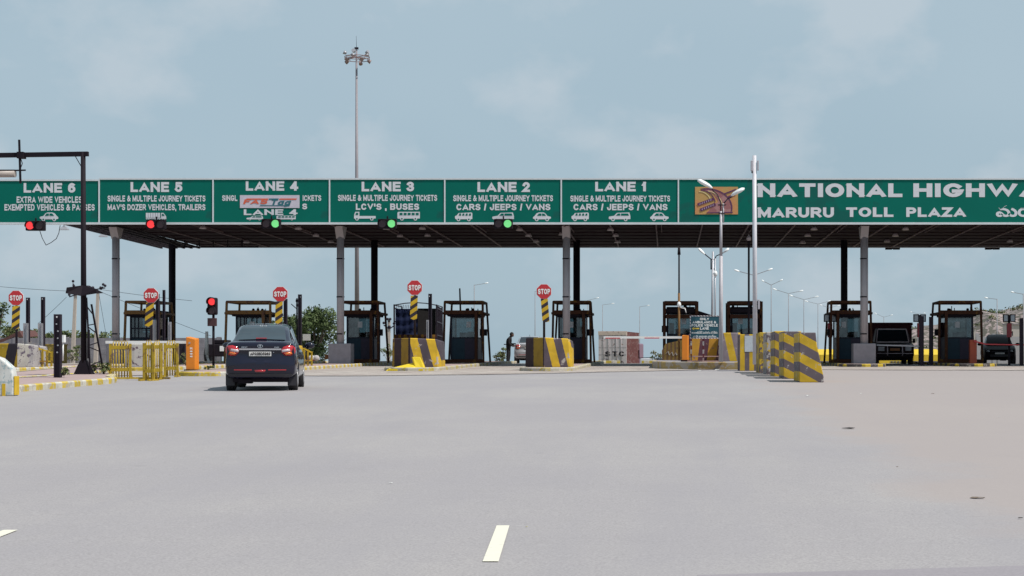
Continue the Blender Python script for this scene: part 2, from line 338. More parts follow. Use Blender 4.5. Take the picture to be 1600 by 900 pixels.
def road_material():
    m = bpy.data.materials.new('old_asphalt'); m.use_nodes = True; nt = m.node_tree; b = nt.nodes['Principled BSDF']; N = nt.nodes.new; K = nt.links.new
    b.inputs['Roughness'].default_value = .85; b.inputs['Specular IOR Level'].default_value = .3
    t = N('ShaderNodeTexCoord')
    def noise(sc, det=5, rough=.55, scale=(1, 1, 1)):
        mp_ = N('ShaderNodeMapping'); mp_.inputs['Scale'].default_value = scale; K(t.outputs['Object'], mp_.inputs[0])
        n = N('ShaderNodeTexNoise'); n.inputs['Scale'].default_value = sc; n.inputs['Detail'].default_value = det; n.inputs['Roughness'].default_value = rough; K(mp_.outputs[0], n.inputs[0]); return n.outputs['Fac']
    def rng_(s, a, b_, c=0., d=1.):
        r = N('ShaderNodeMapRange'); K(s, r.inputs[0]); r.inputs[1].default_value = a; r.inputs[2].default_value = b_; r.inputs[3].default_value = c; r.inputs[4].default_value = d; return r.outputs[0]
    def mix(f, A, B_):
        x = N('ShaderNodeMix'); x.data_type = 'RGBA'; K(f, x.inputs['Factor'])
        for k, q in (('A', A), ('B', B_)):
            if isinstance(q, tuple): x.inputs[k].default_value = q + (1,)
            else: K(q, x.inputs[k])
        return x.outputs['Result']
    col = mix(rng_(noise(.18, 4), .35, .65), (.300, .283, .296), (.355, .335, .330))
    col = mix(rng_(noise(.9, 5, .6, (1, .35, 1)), .45, .75, 0, .55), col, (.272, .258, .276))
    # aggregate
    ag = noise(55, 2, .7); col = mix(rng_(noise(9, 4, .7), .35, .7, 0, .35), col, (.262, .248, .252)); col = mix(rng_(ag, .36, .66, 0, .85), col, (.222, .208, .214)); col = mix(rng_(noise(38, 2, .7), .60, .80, 0, .5), col, (.38, .365, .37))
    # tyre-worn tracks along the driving direction
    col = mix(rng_(noise(1.1, 4, .6, (1, .05, 1)), .5, .72, 0, .35), col, (.250, .238, .256))
    # oil spots
    col = mix(rng_(noise(2.2, 3, .5), .72, .78, 0, .25), col, (.18, .17, .18))
    # dust drift on the right-hand side: mask from position and noise
    sx = N('ShaderNodeSeparateXYZ'); K(t.outputs['Object'], sx.inputs[0])
    ln = N('ShaderNodeMath'); ln.operation = 'MULTIPLY_ADD'; ln.inputs[1].default_value = -.004; K(sx.outputs['Y'], ln.inputs[0]); K(sx.outputs['X'], ln.inputs[2])
    nz = N('ShaderNodeMath'); nz.operation = 'MULTIPLY_ADD'; nz.inputs[1].default_value = 4.0; K(noise(.35, 6, .62), nz.inputs[0]); K(ln.outputs[0], nz.inputs[2])
    col = mix(rng_(nz.outputs[0], 4.1, 5.0, 0, .70), col, (.300, .258, .245))
    # hairline cracks
    vo = N('ShaderNodeTexVoronoi'); vo.feature = 'DISTANCE_TO_EDGE'; vo.inputs['Scale'].default_value = .23
    wv = N('ShaderNodeVectorMath'); wv.operation = 'ADD'; nn = N('ShaderNodeTexNoise'); nn.inputs['Scale'].default_value = 1.3; nn.inputs['Detail'].default_value = 6; K(t.outputs['Object'], nn.inputs[0]); K(t.outputs['Object'], wv.inputs[0])
    scv = N('ShaderNodeVectorMath'); scv.operation = 'SCALE'; scv.inputs['Scale'].default_value = 1.6; K(nn.outputs['Color'], scv.inputs[0]); K(scv.outputs[0], wv.inputs[1]); K(wv.outputs[0], vo.inputs['Vector'])
    col = mix(rng_(vo.outputs['Distance'], 0, .004, .06, 0), col, (.12, .115, .12))
    K(col, b.inputs['Base Color'])
    bp = N('ShaderNodeBump'); bp.inputs['Strength'].default_value = .35; bp.inputs['Distance'].default_value = .006; K(ag, bp.inputs['Height']); K(bp.outputs[0], b.inputs['Normal'])
    return m
ROADM = road_material()
structure(sheet('road', list(range(-66, 47, 2)), list(range(-18, 122, 1)), 0, ROADM))
# darker strip across the road at the near edge of the view
def strip(name, pts, dz, m, ny=None):
    """narrow sheet following the ground between two polylines"""
    b = MB(); n = len(pts); v = []
    for (xa, ya), (xb, yb) in pts: v += [(xa, ya, G(xa, ya) + dz), (xb, yb, G(xb, yb) + dz)]
    b.add(v, [(2 * i, 2 * i + 1, 2 * i + 3, 2 * i + 2) for i in range(n - 1)]); return b.build(name, m)
a0 = unproj(1090, 899.5); a1 = unproj(1620, 884)
dark_strip_mat = mat('dark_strip', (.235, .215, .232), .85, var=.22, scale=45)
structure(strip('dark_road_strip', [(a0, (a0[0], a0[1] - 3)), (a1, (a1[0], a0[1] - 3))], .004, dark_strip_mat))
# painted dashes
paint = mat('road_paint', (.62, .595, .50), .7, var=.08, scale=20, col2=(.50, .48, .42), amt=.02, scale2=14)
def dash(corners):
    P = [unproj(*c) for c in corners]
    b = MB(); b.add([(x, y, G(x, y) + .006) for x, y in P], [(0, 1, 2, 3)]); return structure(b.build('lane_dash', paint))
dash([(754, 878.5), (779, 878.5), (796, 822), (776, 822)])
q0 = [(0, 840), (-26, 840), (6, 829), (28, 829)]
dash([(-26, 840), (0, 840), (28, 829), (6, 829)])

# concrete apron in front of and under the plaza, laid in slabs
def slabmat():
    m = stripes('apron_joints', (.37, .325, .295), (.24, .21, .20), (0, 1, 0), 4.5, peel=(.27, .225, .205), amt=.40, duty=.985, pscale=.6)
    return m
edge = [unproj(-40, 590), unproj(300, 586), unproj(530, 588), unproj(800, 585), unproj(1000, 580.5), unproj(1150, 577), unproj(1400, 578.5), unproj(1640, 579)]
b = MB(); vs = []; nrow = 16
exs = [p[0] for p in edge]; eys = [p[1] for p in edge]
XS = np.linspace(-34, 24, 59)
for j in range(nrow):
    for x in XS:
        y0 = float(np.interp(x, exs, eys)) + .12 * math.sin(x * 2.3) ; y = y0 + (100 - y0) * j / (nrow - 1); vs.append((x, y, G(x, y) + .012))
n = len(XS); b.add(vs, [(j * n + i, j * n + i + 1, (j + 1) * n + i + 1, (j + 1) * n + i) for j in range(nrow - 1) for i in range(n - 1)])
structure(b.build('concrete_apron', slabmat()))

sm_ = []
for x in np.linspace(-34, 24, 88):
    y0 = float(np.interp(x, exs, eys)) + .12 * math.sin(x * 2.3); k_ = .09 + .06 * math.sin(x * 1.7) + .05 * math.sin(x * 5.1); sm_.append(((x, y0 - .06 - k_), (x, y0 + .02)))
structure(strip('apron_edge_shadow', sm_, .016, mat('seam_shadow', (.14, .12, .125), .9, var=.4, scale=2)))  # dark strip painting in the shadow of the apron's small step

# ---------------------------------------------------------------- kerbed islands
K_yw = stripes('kerb_yellow_white', (.50, .36, .04), (.50, .48, .42), (.25, 1, 0), .86, peel=(.36, .33, .28), amt=.35)
K_yb = stripes('kerb_yellow_black', (.45, .32, .02), (.06, .05, .05), (1, .6, 0), .8, peel=(.30, .27, .22), amt=.2)
K_pale = stripes('kerb_pale', (.46, .43, .36), (.42, .34, .08), (1, .8, 0), 1.3, peel=(.36, .33, .29), amt=.5)
def island(pts, h, kerbm, topm=M_pave, sub=1.0):
    """pts: outline; a ring of kerb stone round a paved top, following the ground"""
    P = []
    for (a, b_) in zip(pts, pts[1:] + pts[:1]):
        k = max(1, int(math.dist(a, b_) / sub))
        P += [(a[0] + (b_[0] - a[0]) * i / k, a[1] + (b_[1] - a[1]) * i / k) for i in range(k)]
    cx = sum(p[0] for p in P) / len(P); n = len(P)
    cy = sum(p[1] for p in P) / len(P)
    if sum(P[i][0] * P[(i + 1) % n][1] - P[(i + 1) % n][0] * P[i][1] for i in range(n)) < 0: P = P[::-1]
    Q = []
    for i in range(n):
        a, c = P[i - 1], P[(i + 1) % n]; t = Vector((c[0] - a[0], c[1] - a[1])).normalized(); nx, ny = -t.y, t.x
        Q.append((P[i][0] + nx * .16, P[i][1] + ny * .16))
    b = MB(); v = []
    for (x, y), (u, w) in zip(P, Q):
        g = G(x, y); v += [(x, y, g - .12), (x, y, g + h - .03), (x + (u - x) * .18, y + (w - y) * .18, g + h), (u, w, g + h)]
    for i in range(n):
        j = (i + 1) % n
        for k in range(3): b.f.append([i * 4 + k, j * 4 + k, j * 4 + k + 1, i * 4 + k + 1]); b.m.append(0); b.sm.append(False)
    b.v = v
    ring = [(u, w, G(u, w) + h - .012) for u, w in Q]
    b2 = MB()
    b2.add(ring, [list(range(n))])
    k = structure(b.build('kerb', kerbm)); t = structure(b2.build('island_paving', topm)); t.parent = k
    return k
def nose(x, w, y0, y1, n=7):
    pts = [(x + w / 2, y1), (x - w / 2, y1)]
    for i in range(n): a = math.pi * (1 - i / (n - 1)); pts.append((x + w / 2 * math.cos(a), y0 + w / 2 - w / 2 * math.sin(a)))
    return pts
BX = [-24.0, -19.25, -14.15, -9.3, -4.37, .62, 3.6, 8.5, 13.5]           # booth centres
IH = .14
island([(-14.5, 28), (-14.5, 45), (-14.7, 46.2), (-15.3, 47.6), (-16.2, 51), (-17.2, 51.5), (-17.3, 46), (-17.3, 28)], .15, K_yw)
island([(-17.6, 45.5), (-17.9, 53), (-20.2, 66), (-22.6, 66), (-20.2, 52), (-19.4, 45.5)], .13, K_yw)
for i, x in enumerate(BX):
    if i in (5, 6): continue
    y0 = [61, 62.5, 53.5, 62, 62, 0, 0, 74, 75][i]
    island(nose(x - (.35 if i == 2 else 0), 2.0, y0, 97), IH, K_yw if i < 3 else (K_pale if i < 5 else K_yb))
island([(-.6, 97), (-.6, 70), (-.2, 68.2), (1.2, 67.0), (3.2, 66.6), (4.3, 67.5), (4.7, 70), (4.7, 97)], .30, mat('ledge_ochre', (.33, .24, .10), .9, var=.35, scale=2, col2=(.35, .31, .27), amt=.5), M_conc)
# kerb blocks along the far crest
kb = MB()
for (x0, x1, lab) in ((-4.1, -2.6, 'yellow and white painted kerb block left of the white container'), (-1.4, -.5, 'yellow and white painted kerb block right of the white container')):
    s_ = MB(); s_.box(-(x1 - x0) / 2, (x1 - x0) / 2, 0, .2, 0, .16); o = s_.build('kerb_block', stripes('kerb_block_paint', (.5, .4, .06), (.58, .56, .5), (1, 0, 0), .6, peel=(.35, .32, .28), amt=.2), bevel=.02)
    o.location = ((x0 + x1) / 2, 95.5, G(0, 95.5)); tag(o, lab, 'kerb block', 'loose kerb blocks at the lane end')

# ---------------------------------------------------------------- canopy
FD = 75.0; fs = F / FD
def fx(px): return (px - VX) / fs
def fz(py): return (VY - py) / fs
CL = fx(60); CR = 34.0
can = thing('toll_canopy', 'long flat canopy on grey columns spanning all the toll lanes', 'canopy', (0, FD, 0))
ZB = fz(350)
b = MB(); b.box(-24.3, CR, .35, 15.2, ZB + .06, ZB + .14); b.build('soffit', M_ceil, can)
b = MB()
b.slab([(-24.3, .3), (CR, .3), (CR, 15.4), (-24.3, 15.4)], lambda x, y: ZB + 1.7 + .0 * y, lambda x, y: ZB + 1.78); b.build('roof', M_roof, can)
b = MB(); b.box(-24.35, CR, 15.2, 15.3, ZB + .0, ZB + 1.7); b.box(-24.4, -24.3, .4, 15.2, ZB + .2, ZB + 1.7); b.build('side_cladding', M_roof, can)
# ribs and conduits under the soffit
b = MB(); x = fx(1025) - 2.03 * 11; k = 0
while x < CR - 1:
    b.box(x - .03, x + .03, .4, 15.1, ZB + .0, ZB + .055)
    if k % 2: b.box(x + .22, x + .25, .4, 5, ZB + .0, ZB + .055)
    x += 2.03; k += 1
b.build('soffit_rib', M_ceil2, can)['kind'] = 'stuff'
b = MB()
for j in range(7): b.box(-24.2, CR, 1.4 + 2 * j, 1.46 + 2 * j, ZB + .03, ZB + .058)
b.build('soffit_purlin', M_ceil, can)
# open lattice at the left end
b = MB()
P0, P1 = fx(95), -24.35
for j in range(6):
    t = j / 5; xa = P0 + (P1 - P0) * t; ya = .4
    b.beam((xa, .4, ZB + .05), (xa, 15.0, ZB - .02), .09)
for j in range(16):
    y = .5 + j * .95; b.beam((P0, y, ZB + .05), (P1, y, ZB + .02), .07)
    if j < 15: b.beam((P0, y, ZB + .05), (P1, y + .95, ZB + .02), .04)
for j in range(7): b.beam((P1 - .1, 1 + 2 * j, ZB), (P1 - .1, 2 + 2 * j, ZB + 1.2), .06); b.beam((P1 - .1, 2 + 2 * j, ZB + 1.2), (P1 - .1, 3 + 2 * j, ZB), .06)
b.beam((fx(-30), .25, ZB + .1), (P1, .25, ZB + .1), .12); b.beam((fx(-30), .25, ZB + 1.7), (P1, .25, ZB + 1.7), .12)
for j in range(5): xx = fx(-25) + j * 1.4; b.beam((xx, .25, ZB + .1), (xx + .9, .25, ZB + 1.7), .07)
b.build('end_lattice', M_dark, can)
# little truss bracket behind the left column
b = MB(); z0 = ZB - .35
b.beam((fx(187), 3, ZB - .02), (fx(187), 9.6, z0), .06); b.beam((-24.3, 9.6, z0), (-20, 9.6, z0), .07)
for j in range(6): b.beam((-24.3 + .7 * j, 9.6, z0), (-24.3 + .7 * j, 9.6, ZB), .05)
b.build('hanging_truss', M_dark, can)
# columns
for px in (181, 532, 885, 1350, 1701):
    x = (px - VX) / (F / 77.0); g = G(x, 77) + .1
    b = MB(); b.tube((x, 2, g - .1), (x, 2, ZB + .06), .165, .165, 16); b.tube((x + .13, 1.9, g), (x + .13, 1.9, ZB), .04, .04, 6)
    c = b.build('column', M_col, can)
    for z in (1.35, 3.0, 4.7): MB().tube((x, 2, z), (x, 2, z + .05), .18, .18, 16).build('joint_ring', M_dark, c)
    f_ = MB(); f_.add([(x - .17, 1.9, ZB - .5), (x + .17, 1.9, ZB - .5), (x - .172, 1.5, ZB + .05), (x + .172, 1.5, ZB + .05), (x + .172, 2.6, ZB + .05), (x - .172, 2.6, ZB + .05), (x - .17, 2.15, ZB - .5), (x + .17, 2.15, ZB - .5)], [(0, 1, 3, 2), (1, 7, 4, 3), (7, 6, 5, 4), (6, 0, 2, 5)]); f_.build('capital', M_col, c)
    if px != 885 and px != 181:
        p_ = MB(); p_.box(x - .5, x + .5, 1.75, 2.6, g - .25, g + .92); p_.build('plinth', M_conc, c, bevel=.03)
    else:
        p_ = MB(); p_.box(x - .32, x + .32, 1.6, 2.4, g - .25, g + (1.0 if px == 181 else .92)); p_.build('plinth', M_conc, c, bevel=.03)
for px in (269, 585, 901, 1319, 1640):
    x = (px - VX) / (F / 85.8); g = G(x, 85.8)
    b = MB(); b.tube((x, 10.8, g - .1), (x, 10.8, ZB + .06), .17, .17, 14); b.build('column', M_dark, can)
# downlights and small floodlights
pale = mat('lamp_glass_pale', (.30, .25, .27), .4)
for px, py in ((885, 358), (878, 366), (885, 366), (660, 357), (668, 368), (687, 377), (954, 359), (962, 368), (965, 378), (812, 359), (826, 368), (838, 377), (1272, 358), (1262, 368), (1254, 379), (1415, 358), (1399, 368), (1386, 377), (604, 357), (625, 369), (643, 378), (466, 357), (494, 368), (517, 378), (317, 356), (385, 378), (1578, 377)):
    dd = (ZB - .06) * F / (VY - py); x = (px - VX) * dd / F
    b = MB(); b.tube((x, dd - FD, ZB - .1), (x, dd - FD, ZB + .05), .16, .09, 10); b.build('downlight', pale, can)
for px, py, dd in ((100, 357, 79), (161, 368, 82)):
    s_ = F / dd; x = (px - VX) / s_; z = (VY - py) / s_; y = dd - FD
    b = MB(); b.add([(x - .07, y, z + .1), (x + .07, y, z + .1), (x + .07, y + .1, z + .1), (x - .07, y + .1, z + .1), (x - .2, y - .1, z - .06), (x + .2, y - .1, z - .06), (x + .2, y + .2, z - .06), (x - .2, y + .2, z - .06)], [(0, 1, 2, 3), (4, 5, 6, 7), (0, 1, 5, 4), (1, 2, 6, 5), (2, 3, 7, 6), (3, 0, 4, 7)])
    b.beam((x, y, z + .1), (x, y, z + .3), .04); b.build('floodlight', [M_galv], can)

# ---------------------------------------------------------------- lane signs on the canopy front
def pictogram(kind, x0, x1, z0, z1, parent):
    w = x1 - x0; h = z1 - z0; b = MB(); q = MB()
    U = lambda pts: [(x0 + u * w, z0 + v * h) for u, v in pts]
    def poly(pts, mb=b, y=0): mb.prism(U(pts), y - .008, y)
    def wheel(u, r=.17):
        c = (x0 + u * w, z0 + .16 * h); rr = r * h * 1.25
        b.prism([(c[0] + rr * math.cos(t * math.pi / 6), c[1] + rr * math.sin(t * math.pi / 6)) for t in range(12)], -.010, 0)
        q.prism([(c[0] + rr * .5 * math.cos(t * math.pi / 4), c[1] + rr * .5 * math.sin(t * math.pi / 4)) for t in range(8)], -.014, -.006)
    if kind in ('car', 'car_r'):
        fl = (lambda p: [(1 - u, v) for u, v in p]) if kind == 'car' else (lambda p: p)
        poly(fl([(0, .3), (.02, .48), (.2, .58), (.33, .92), (.42, 1), (.68, 1), (.8, .9), (.93, .55), (1, .45), (1, .25), (.9, .18), (.1, .18)]))
        poly(fl([(.28, .6), (.37, .86), (.5, .88), (.5, .6)]), q, -.008); poly(fl([(.54, .6), (.54, .88), (.68, .88), (.78, .6)]), q, -.008); wheel(.2); wheel(.78)
    elif kind == 'wagon':
        poly([(0, .3), (.02, .5), (.25, .6), (.38, .95), (.95, 1), (1, .55), (1, .2), (.05, .18)])
        poly([(.33, .62), (.42, .87), (.53, .88), (.53, .62)], q, -.008); poly([(.57, .62), (.57, .88), (.9, .88), (.93, .62)], q, -.008); wheel(.2); wheel(.78)
    elif kind == 'van':
        poly([(0, .3), (0, .55), (.1, .65), (.2, .92), (.95, 1), (1, .9), (1, .2), (.05, .18)])
        for k in range(4): a = .22 + k * .19; poly([(a, .62), (a + .04, .88), (a + .13, .88), (a + .13, .62)], q, -.008)
        wheel(.2); wheel(.8)
    elif kind == 'lorry':
        poly([(0, .25), (.02, .7), (.06, 1), (.25, 1), (.25, .5), (1, .5), (1, .2), (.02, .18)]); poly([(.07, .62), (.1, .88), (.2, .88), (.2, .62)], q, -.008); wheel(.14); wheel(.82)
    elif kind == 'bus':
        poly([(0, .25), (0, .9), (.04, 1), (1, 1), (1, .2), (.02, .18)])
        for k in range(5): a = .1 + k * .18; poly([(a, .6), (a, .88), (a + .13, .88), (a + .13, .6)], q, -.008)
        wheel(.2); wheel(.8)
    elif kind == 'truck':
        for k in range(6): a = k * .118; poly([(a, .3), (a, .95), (a + .1, .95), (a + .1, .3)])
        poly([(0, .22), (0, .36), (.72, .36), (.72, .22)]); poly([(.74, .22), (.74, .95), (.86, .95), (.98, .55), (1, .22)]); poly([(.79, .6), (.79, .84), (.85, .84), (.92, .6)], q, -.008)
        for u in (.1, .5, .62, .88): wheel(u, .13)
    p = b.build('pictogram', M_lit2, parent)
    if q.v: q.build('pictogram_window', M_green, p)
M_lit2 = mat('sign_letter_white', (.58, .58, .62), .5, var=.05)
def lane_sign(xa, xb, label, texts, pics, top=279, bot=350, grp='lane signs along the canopy front', name='lane_sign'):
    cx = (xa + xb) / 2; a = At(cx, FD, z=0); zb = a.Z(bot); t = thing(name, label, 'sign', (a.x, FD, zb), group=grp)
    Z = lambda p: a.Z(p) - zb; X = a.X
    b = MB(); b.box(X(xa) + .01, X(xb) - .01, .0, .12, Z(bot - .8), Z(top + .8)); b.build('panel', M_green, t)
    f = MB(); e = .055
    f.box(X(xa), X(xb), -.03, .13, Z(bot) - .02, Z(bot) + .07); f.box(X(xa), X(xb), -.03, .13, Z(top) - .05, Z(top) + .02)
    f.box(X(xa), X(xa) + .03, -.028, .13, Z(bot) + .07, Z(top) - .05); f.box(X(xb) - .03, X(xb), -.028, .13, Z(bot) + .07, Z(top) - .05); f.build('frame', M_frame, t)
    for tx in texts:
        s_, x0, x1, y0, y1 = tx[:5]; bold = tx[5] if len(tx) > 5 else .03
        lettering(s_, X(x0), X(x1), Z(y1), Z(y0), 0, M_lit2, t, bold)
    for k, x0, x1, y0, y1 in pics: pictogram(k, X(x0), X(x1), Z(y1), Z(y0), t)
    return t, X, Z
SM = 'SINGLE & MULTIPLE JOURNEY TICKETS'
lane_sign(-26, 155, 'green sign reading LANE 6, extra wide and exempted vehicles', [('LANE 6', 37, 118, 286, 301, .045), ('EXTRA WIDE VEHICLES', 26, 128, 307, 317), ('EXEMPTED VEHICLES & PASSES', 7, 148, 319, 329)], [('car_r', 62, 91, 332, 345)], 281)
lane_sign(155, 333, 'green sign reading LANE 5, dozer vehicles and trailers', [('LANE 5', 204, 285, 284.5, 300, .045), (SM, 168, 321, 305.5, 315), ("MAV'S DOZER VEHICLES, TRAILERS", 168, 321, 319, 328.5)], [('truck', 228, 260, 332, 345)])
t4, X4, Z4 = lane_sign(333, 515, 'green sign reading LANE 4 with a white sticker plate across it', [('LANE 4', 384, 466, 283, 298, .045), ('SINGL', 347, 371, 305, 314), ('ICKETS', 473, 502, 305, 314), ('S', 472, 480, 318, 327, .04), ('LANE 4', 381, 465, 327, 336, .035)], [('wagon', 385, 411, 337, 344), ('bus', 432, 462, 337, 344)])
lane_sign(515, 695, "green sign reading LANE 3, LCV'S and BUSES", [('LANE 3', 565, 647, 284, 299, .045), (SM, 528, 683, 304.5, 314), ("LCV'S , BUSES", 556, 655, 318, 328, .04)], [('lorry', 553, 587, 331, 344), ('bus', 621, 656, 331, 344)])
CJV = 'CARS / JEEPS / VANS'
lane_sign(695, 877, 'green sign reading LANE 2, cars, jeeps and vans', [('LANE 2', 746, 828, 284.5, 300, .045), (SM, 708, 864, 305, 314.5), (CJV, 713, 860, 318.5, 328.5, .035)], [('van', 711, 738, 332, 345), ('wagon', 769, 803, 332, 345), ('car', 833, 861, 332, 345)])
lane_sign(877, 1060, 'green sign reading LANE 1, cars, jeeps and vans', [('LANE 1', 930, 1010, 284, 299, .045), (SM, 891, 1047, 305.5, 315), (CJV, 896, 1043, 318.5, 328.5, .035)], [('van', 893, 920, 332, 345), ('wagon', 951, 985, 332, 345), ('car', 1016, 1045, 332, 345)])
tn, XN, ZN = lane_sign(1060, 2060, 'wide green sign reading NATIONAL HIGHWAYS, MARURU TOLL PLAZA', [('NATIONAL', 1182, 1410, 286.5, 308, .05), ('HIGHWAYS', 1427, 1693, 286.5, 308, .05), ('MARURU', 1183, 1303, 324, 340, .05), ('TOLL', 1322, 1396, 324, 339, .05), ('PLAZA', 1416, 1510, 324, 339, .05), ('\u0c2e\u0c30\u0c42\u0c30\u0c41', 1556, 1660, 321, 339, .03)], [], name='plaza_sign', grp=None)
# sticker plate with its italic word mark
b = MB(); b.box(X4(375), X4(468), -.02, 0, Z4(325), Z4(305)); pl = b.build('sticker_plate', mat('plate_white', (.50, .47, .54), .5), t4)
M_or = mat('mark_red_orange', (.58, .10, .045), .5); M_tl = mat('mark_teal', (.02, .12, .15), .5)
b = MB(); b.prism([(X4(388), Z4(312.2)), (X4(385), Z4(311.0)), (X4(386), Z4(310.2)), (X4(420), Z4(310.2)), (X4(419), Z4(312.2))], -.03, -.02)
b.prism([(X4(436), Z4(312.2)), (X4(437), Z4(310.2)), (X4(464), Z4(310.2)), (X4(463), Z4(312.2))], -.03, -.02); b.build('mark_bar', M_or, pl)
b = MB(); b.prism([(X4(420), Z4(312.2)), (X4(421), Z4(310.2)), (X4(436), Z4(310.2)), (X4(435), Z4(312.2))], -.03, -.02); b.prism([(X4(406), Z4(321.8)), (X4(407), Z4(320.6)), (X4(450), Z4(320.6)), (X4(449), Z4(321.8))], -.03, -.02); b.build('mark_bar', M_tl, pl)
lettering('FAS', X4(380), X4(417), Z4(319), Z4(311.5), -.022, M_or, pl, .04, .35)
lettering('Tag', X4(422), X4(453), Z4(321), Z4(311.5), -.022, M_tl, pl, .04, .35)
# emblem plate: ochre board with a curved grey-red road between black outlines and tilted plaques
b = MB(); b.box(XN(1086), XN(1153), -.02, 0, ZN(335), ZN(292)); em = b.build('emblem_board', mat('emblem_ochre', (.44, .26, .085), .6, var=.2, scale=2, col2=(.48, .22, .08), amt=.45, scale2=1), tn)
def curve_band(p, y0, m, name):
    b = MB(); b.prism([(XN(x), ZN(y)) for x, y in p], y0 - .006, y0); b.build(name, m, em)
M_plum = mat('emblem_plum', (.09, .02, .075), .6); M_road = mat('emblem_road', (.27, .10, .105), .6, col2=(.33, .16, .16), amt=.4)
arc = lambda x0, y0, rx, ry, a0, a1, n=12: [(x0 + rx * math.cos(R(a0 + (a1 - a0) * i / n)), y0 - ry * math.sin(R(a0 + (a1 - a0) * i / n))) for i in range(n + 1)]
curve_band([(1094, 294.6)] + arc(1104, 325, 40, 30.5, 95, 0) + [(1143, 332), (1104, 333), (1118, 318)] + arc(1100, 325, 24, 27, 20, 95), -.022, M_road, 'emblem_road')
curve_band([(1095, 295)] + arc(1104, 325, 40.5, 31, 95, -10) + arc(1104, 325, 38.5, 29, -10, 95), -.029, M_plum, 'emblem_line')
curve_band(arc(1097, 322, 22, 25, 95, 15) + arc(1097, 322, 20.5, 23.5, 15, 95), -.029, M_plum, 'emblem_line')
curve_band(arc(1094, 320, 18, 21, 95, 25) + arc(1094, 320, 16.8, 19.8, 25, 95), -.029, mat('emblem_cream', (.6, .5, .25), .6), 'emblem_line')
curve_band(arc(1104, 326, 26, 28, 85, 5) + arc(1104, 326, 25, 27, 5, 85), -.029, mat('emblem_cream', (.6, .5, .25), .6), 'emblem_line')
curve_band([(1104, 332), (1145, 331), (1145, 333), (1104, 333.5)], -.032, M_plum, 'emblem_line')
for (x0, y0, x1, y1, w_) in ((1090, 320, 1115, 311, 4.2), (1094, 328.5, 1118, 319, 4.6), (1132, 303, 1150, 296, 2), (1138, 308, 1150, 303, 3)):
    dx, dy = x1 - x0, y1 - y0; l = math.hypot(dx, dy); nx, ny = -dy / l * w_ / 2, dx / l * w_ / 2
    curve_band([(x0 + nx, y0 + ny), (x1 + nx, y1 + ny), (x1 - nx, y1 - ny), (x0 - nx, y0 - ny)], -.034, M_plum, 'emblem_plaque')
M_lil = mat('emblem_lilac', (.45, .38, .5), .6)
for cx_, cy_, n_ in ((1102.5, 315.6, 6), (1106, 323.8, 6)):
    for k in range(n_):
        u = (k - (n_ - 1) / 2) * 3.6; x_, y_ = cx_ + u * .94, cy_ - u * .36
        curve_band([(x_ - 1.1, y_ + 1.6), (x_ - .4, y_ - 1.2), (x_ + .3, y_ - 1.6), (x_ - .1, y_ + 1.2)], -.041, M_lil, 'emblem_stroke')

# ---------------------------------------------------------------- signals hung under the signs
def hung_signal(px, py, lit, label, d=74.4):
    a = At(px, d, z=0); t = thing('lane_signal', label, 'traffic signal', (a.x, d, a.Z(py)), group='two-lamp signals under the lane signs')
    b = MB(); b.box(-.40, .40, 0, .28, -.21, .21); b.box(-.03, .03, .1, .2, .21, .35); b.build('housing', M_dark, t, bevel=.03)
    for sx, k in ((-1, 'red'), (1, 'green')):
        on = k == lit; l = MB(); l.tube((sx * .2, -.02, 0), (sx * .2, .02, 0), .165, .165, 20); l.build('lens', (M_rlens if k == 'red' else M_glens) if on else M_olens, t)
        h = MB(); n = 14
        for i in range(n):
            a0_, a1_ = math.pi * (-.1 + 1.2 * i / n), math.pi * (-.1 + 1.2 * (i + 1) / n); r_ = .185
            p = lambda q, y: (sx * .2 + r_ * math.cos(q), y, r_ * math.sin(q))
            h.add([p(a0_, 0), p(a1_, 0), p(a1_, -.16), p(a0_, -.16)], [(0, 1, 2, 3)])
        ho = h.build('visor', M_dark, t); so_ = ho.modifiers.new('s', 'SOLIDIFY'); so_.thickness = .008
    return t
hung_signal(54, 352.5, 'red', 'two-lamp signal lit red under the LANE 6 sign')
hung_signal(243, 350.5, 'red', 'two-lamp signal lit red under the LANE 5 sign')
hung_signal(423, 349.5, 'green', 'two-lamp signal lit green under the LANE 4 sign')
hung_signal(604.5, 349.5, 'green', 'two-lamp signal lit green under the LANE 3 sign')
hung_signal(786, 349.5, 'green', 'two-lamp signal lit green under the LANE 2 sign')
for px, lab in ((1395, 'black signal box seen from behind, nearer the grey column at the right'), (1551, 'black signal box seen from behind, nearest the right edge of the picture')):
    a = At(px, 90.4, z=0); t = thing('lane_signal', lab, 'traffic signal', (a.x, 90.4, a.Z(386)), group='signal boxes hung at the rear canopy edge')
    b = MB(); b.box(-.38, -.02, 0, .2, -.13, .18); b.box(.02, .38, 0, .2, -.13, .18); b.box(-.02, .02, .05, .15, -.1, .15); b.build('housing', M_dark, t, bevel=.02)
    b = MB(); b.box(-.3, .3, .05, .12, .18, .3); b.build('bracket', M_dark, t)
# drooping cable
b = MB(); pts = [(At(70, 74.6, z=0).x, 74.5, (VY - 359) / (F / 74.5)), ]
cab = [(62, 360), (66, 372), (72, 383), (80, 379), (88, 373), (92, 364), (94, 352)]
b.path([((x - VX) / (F / 74.6), 74.6, (VY - y) / (F / 74.6)) for x, y in cab], .015, 5)
tag(b.build('hanging_cable', M_dark), 'thin dark cable drooping in a loop below the LANE 6 sign', 'cable')
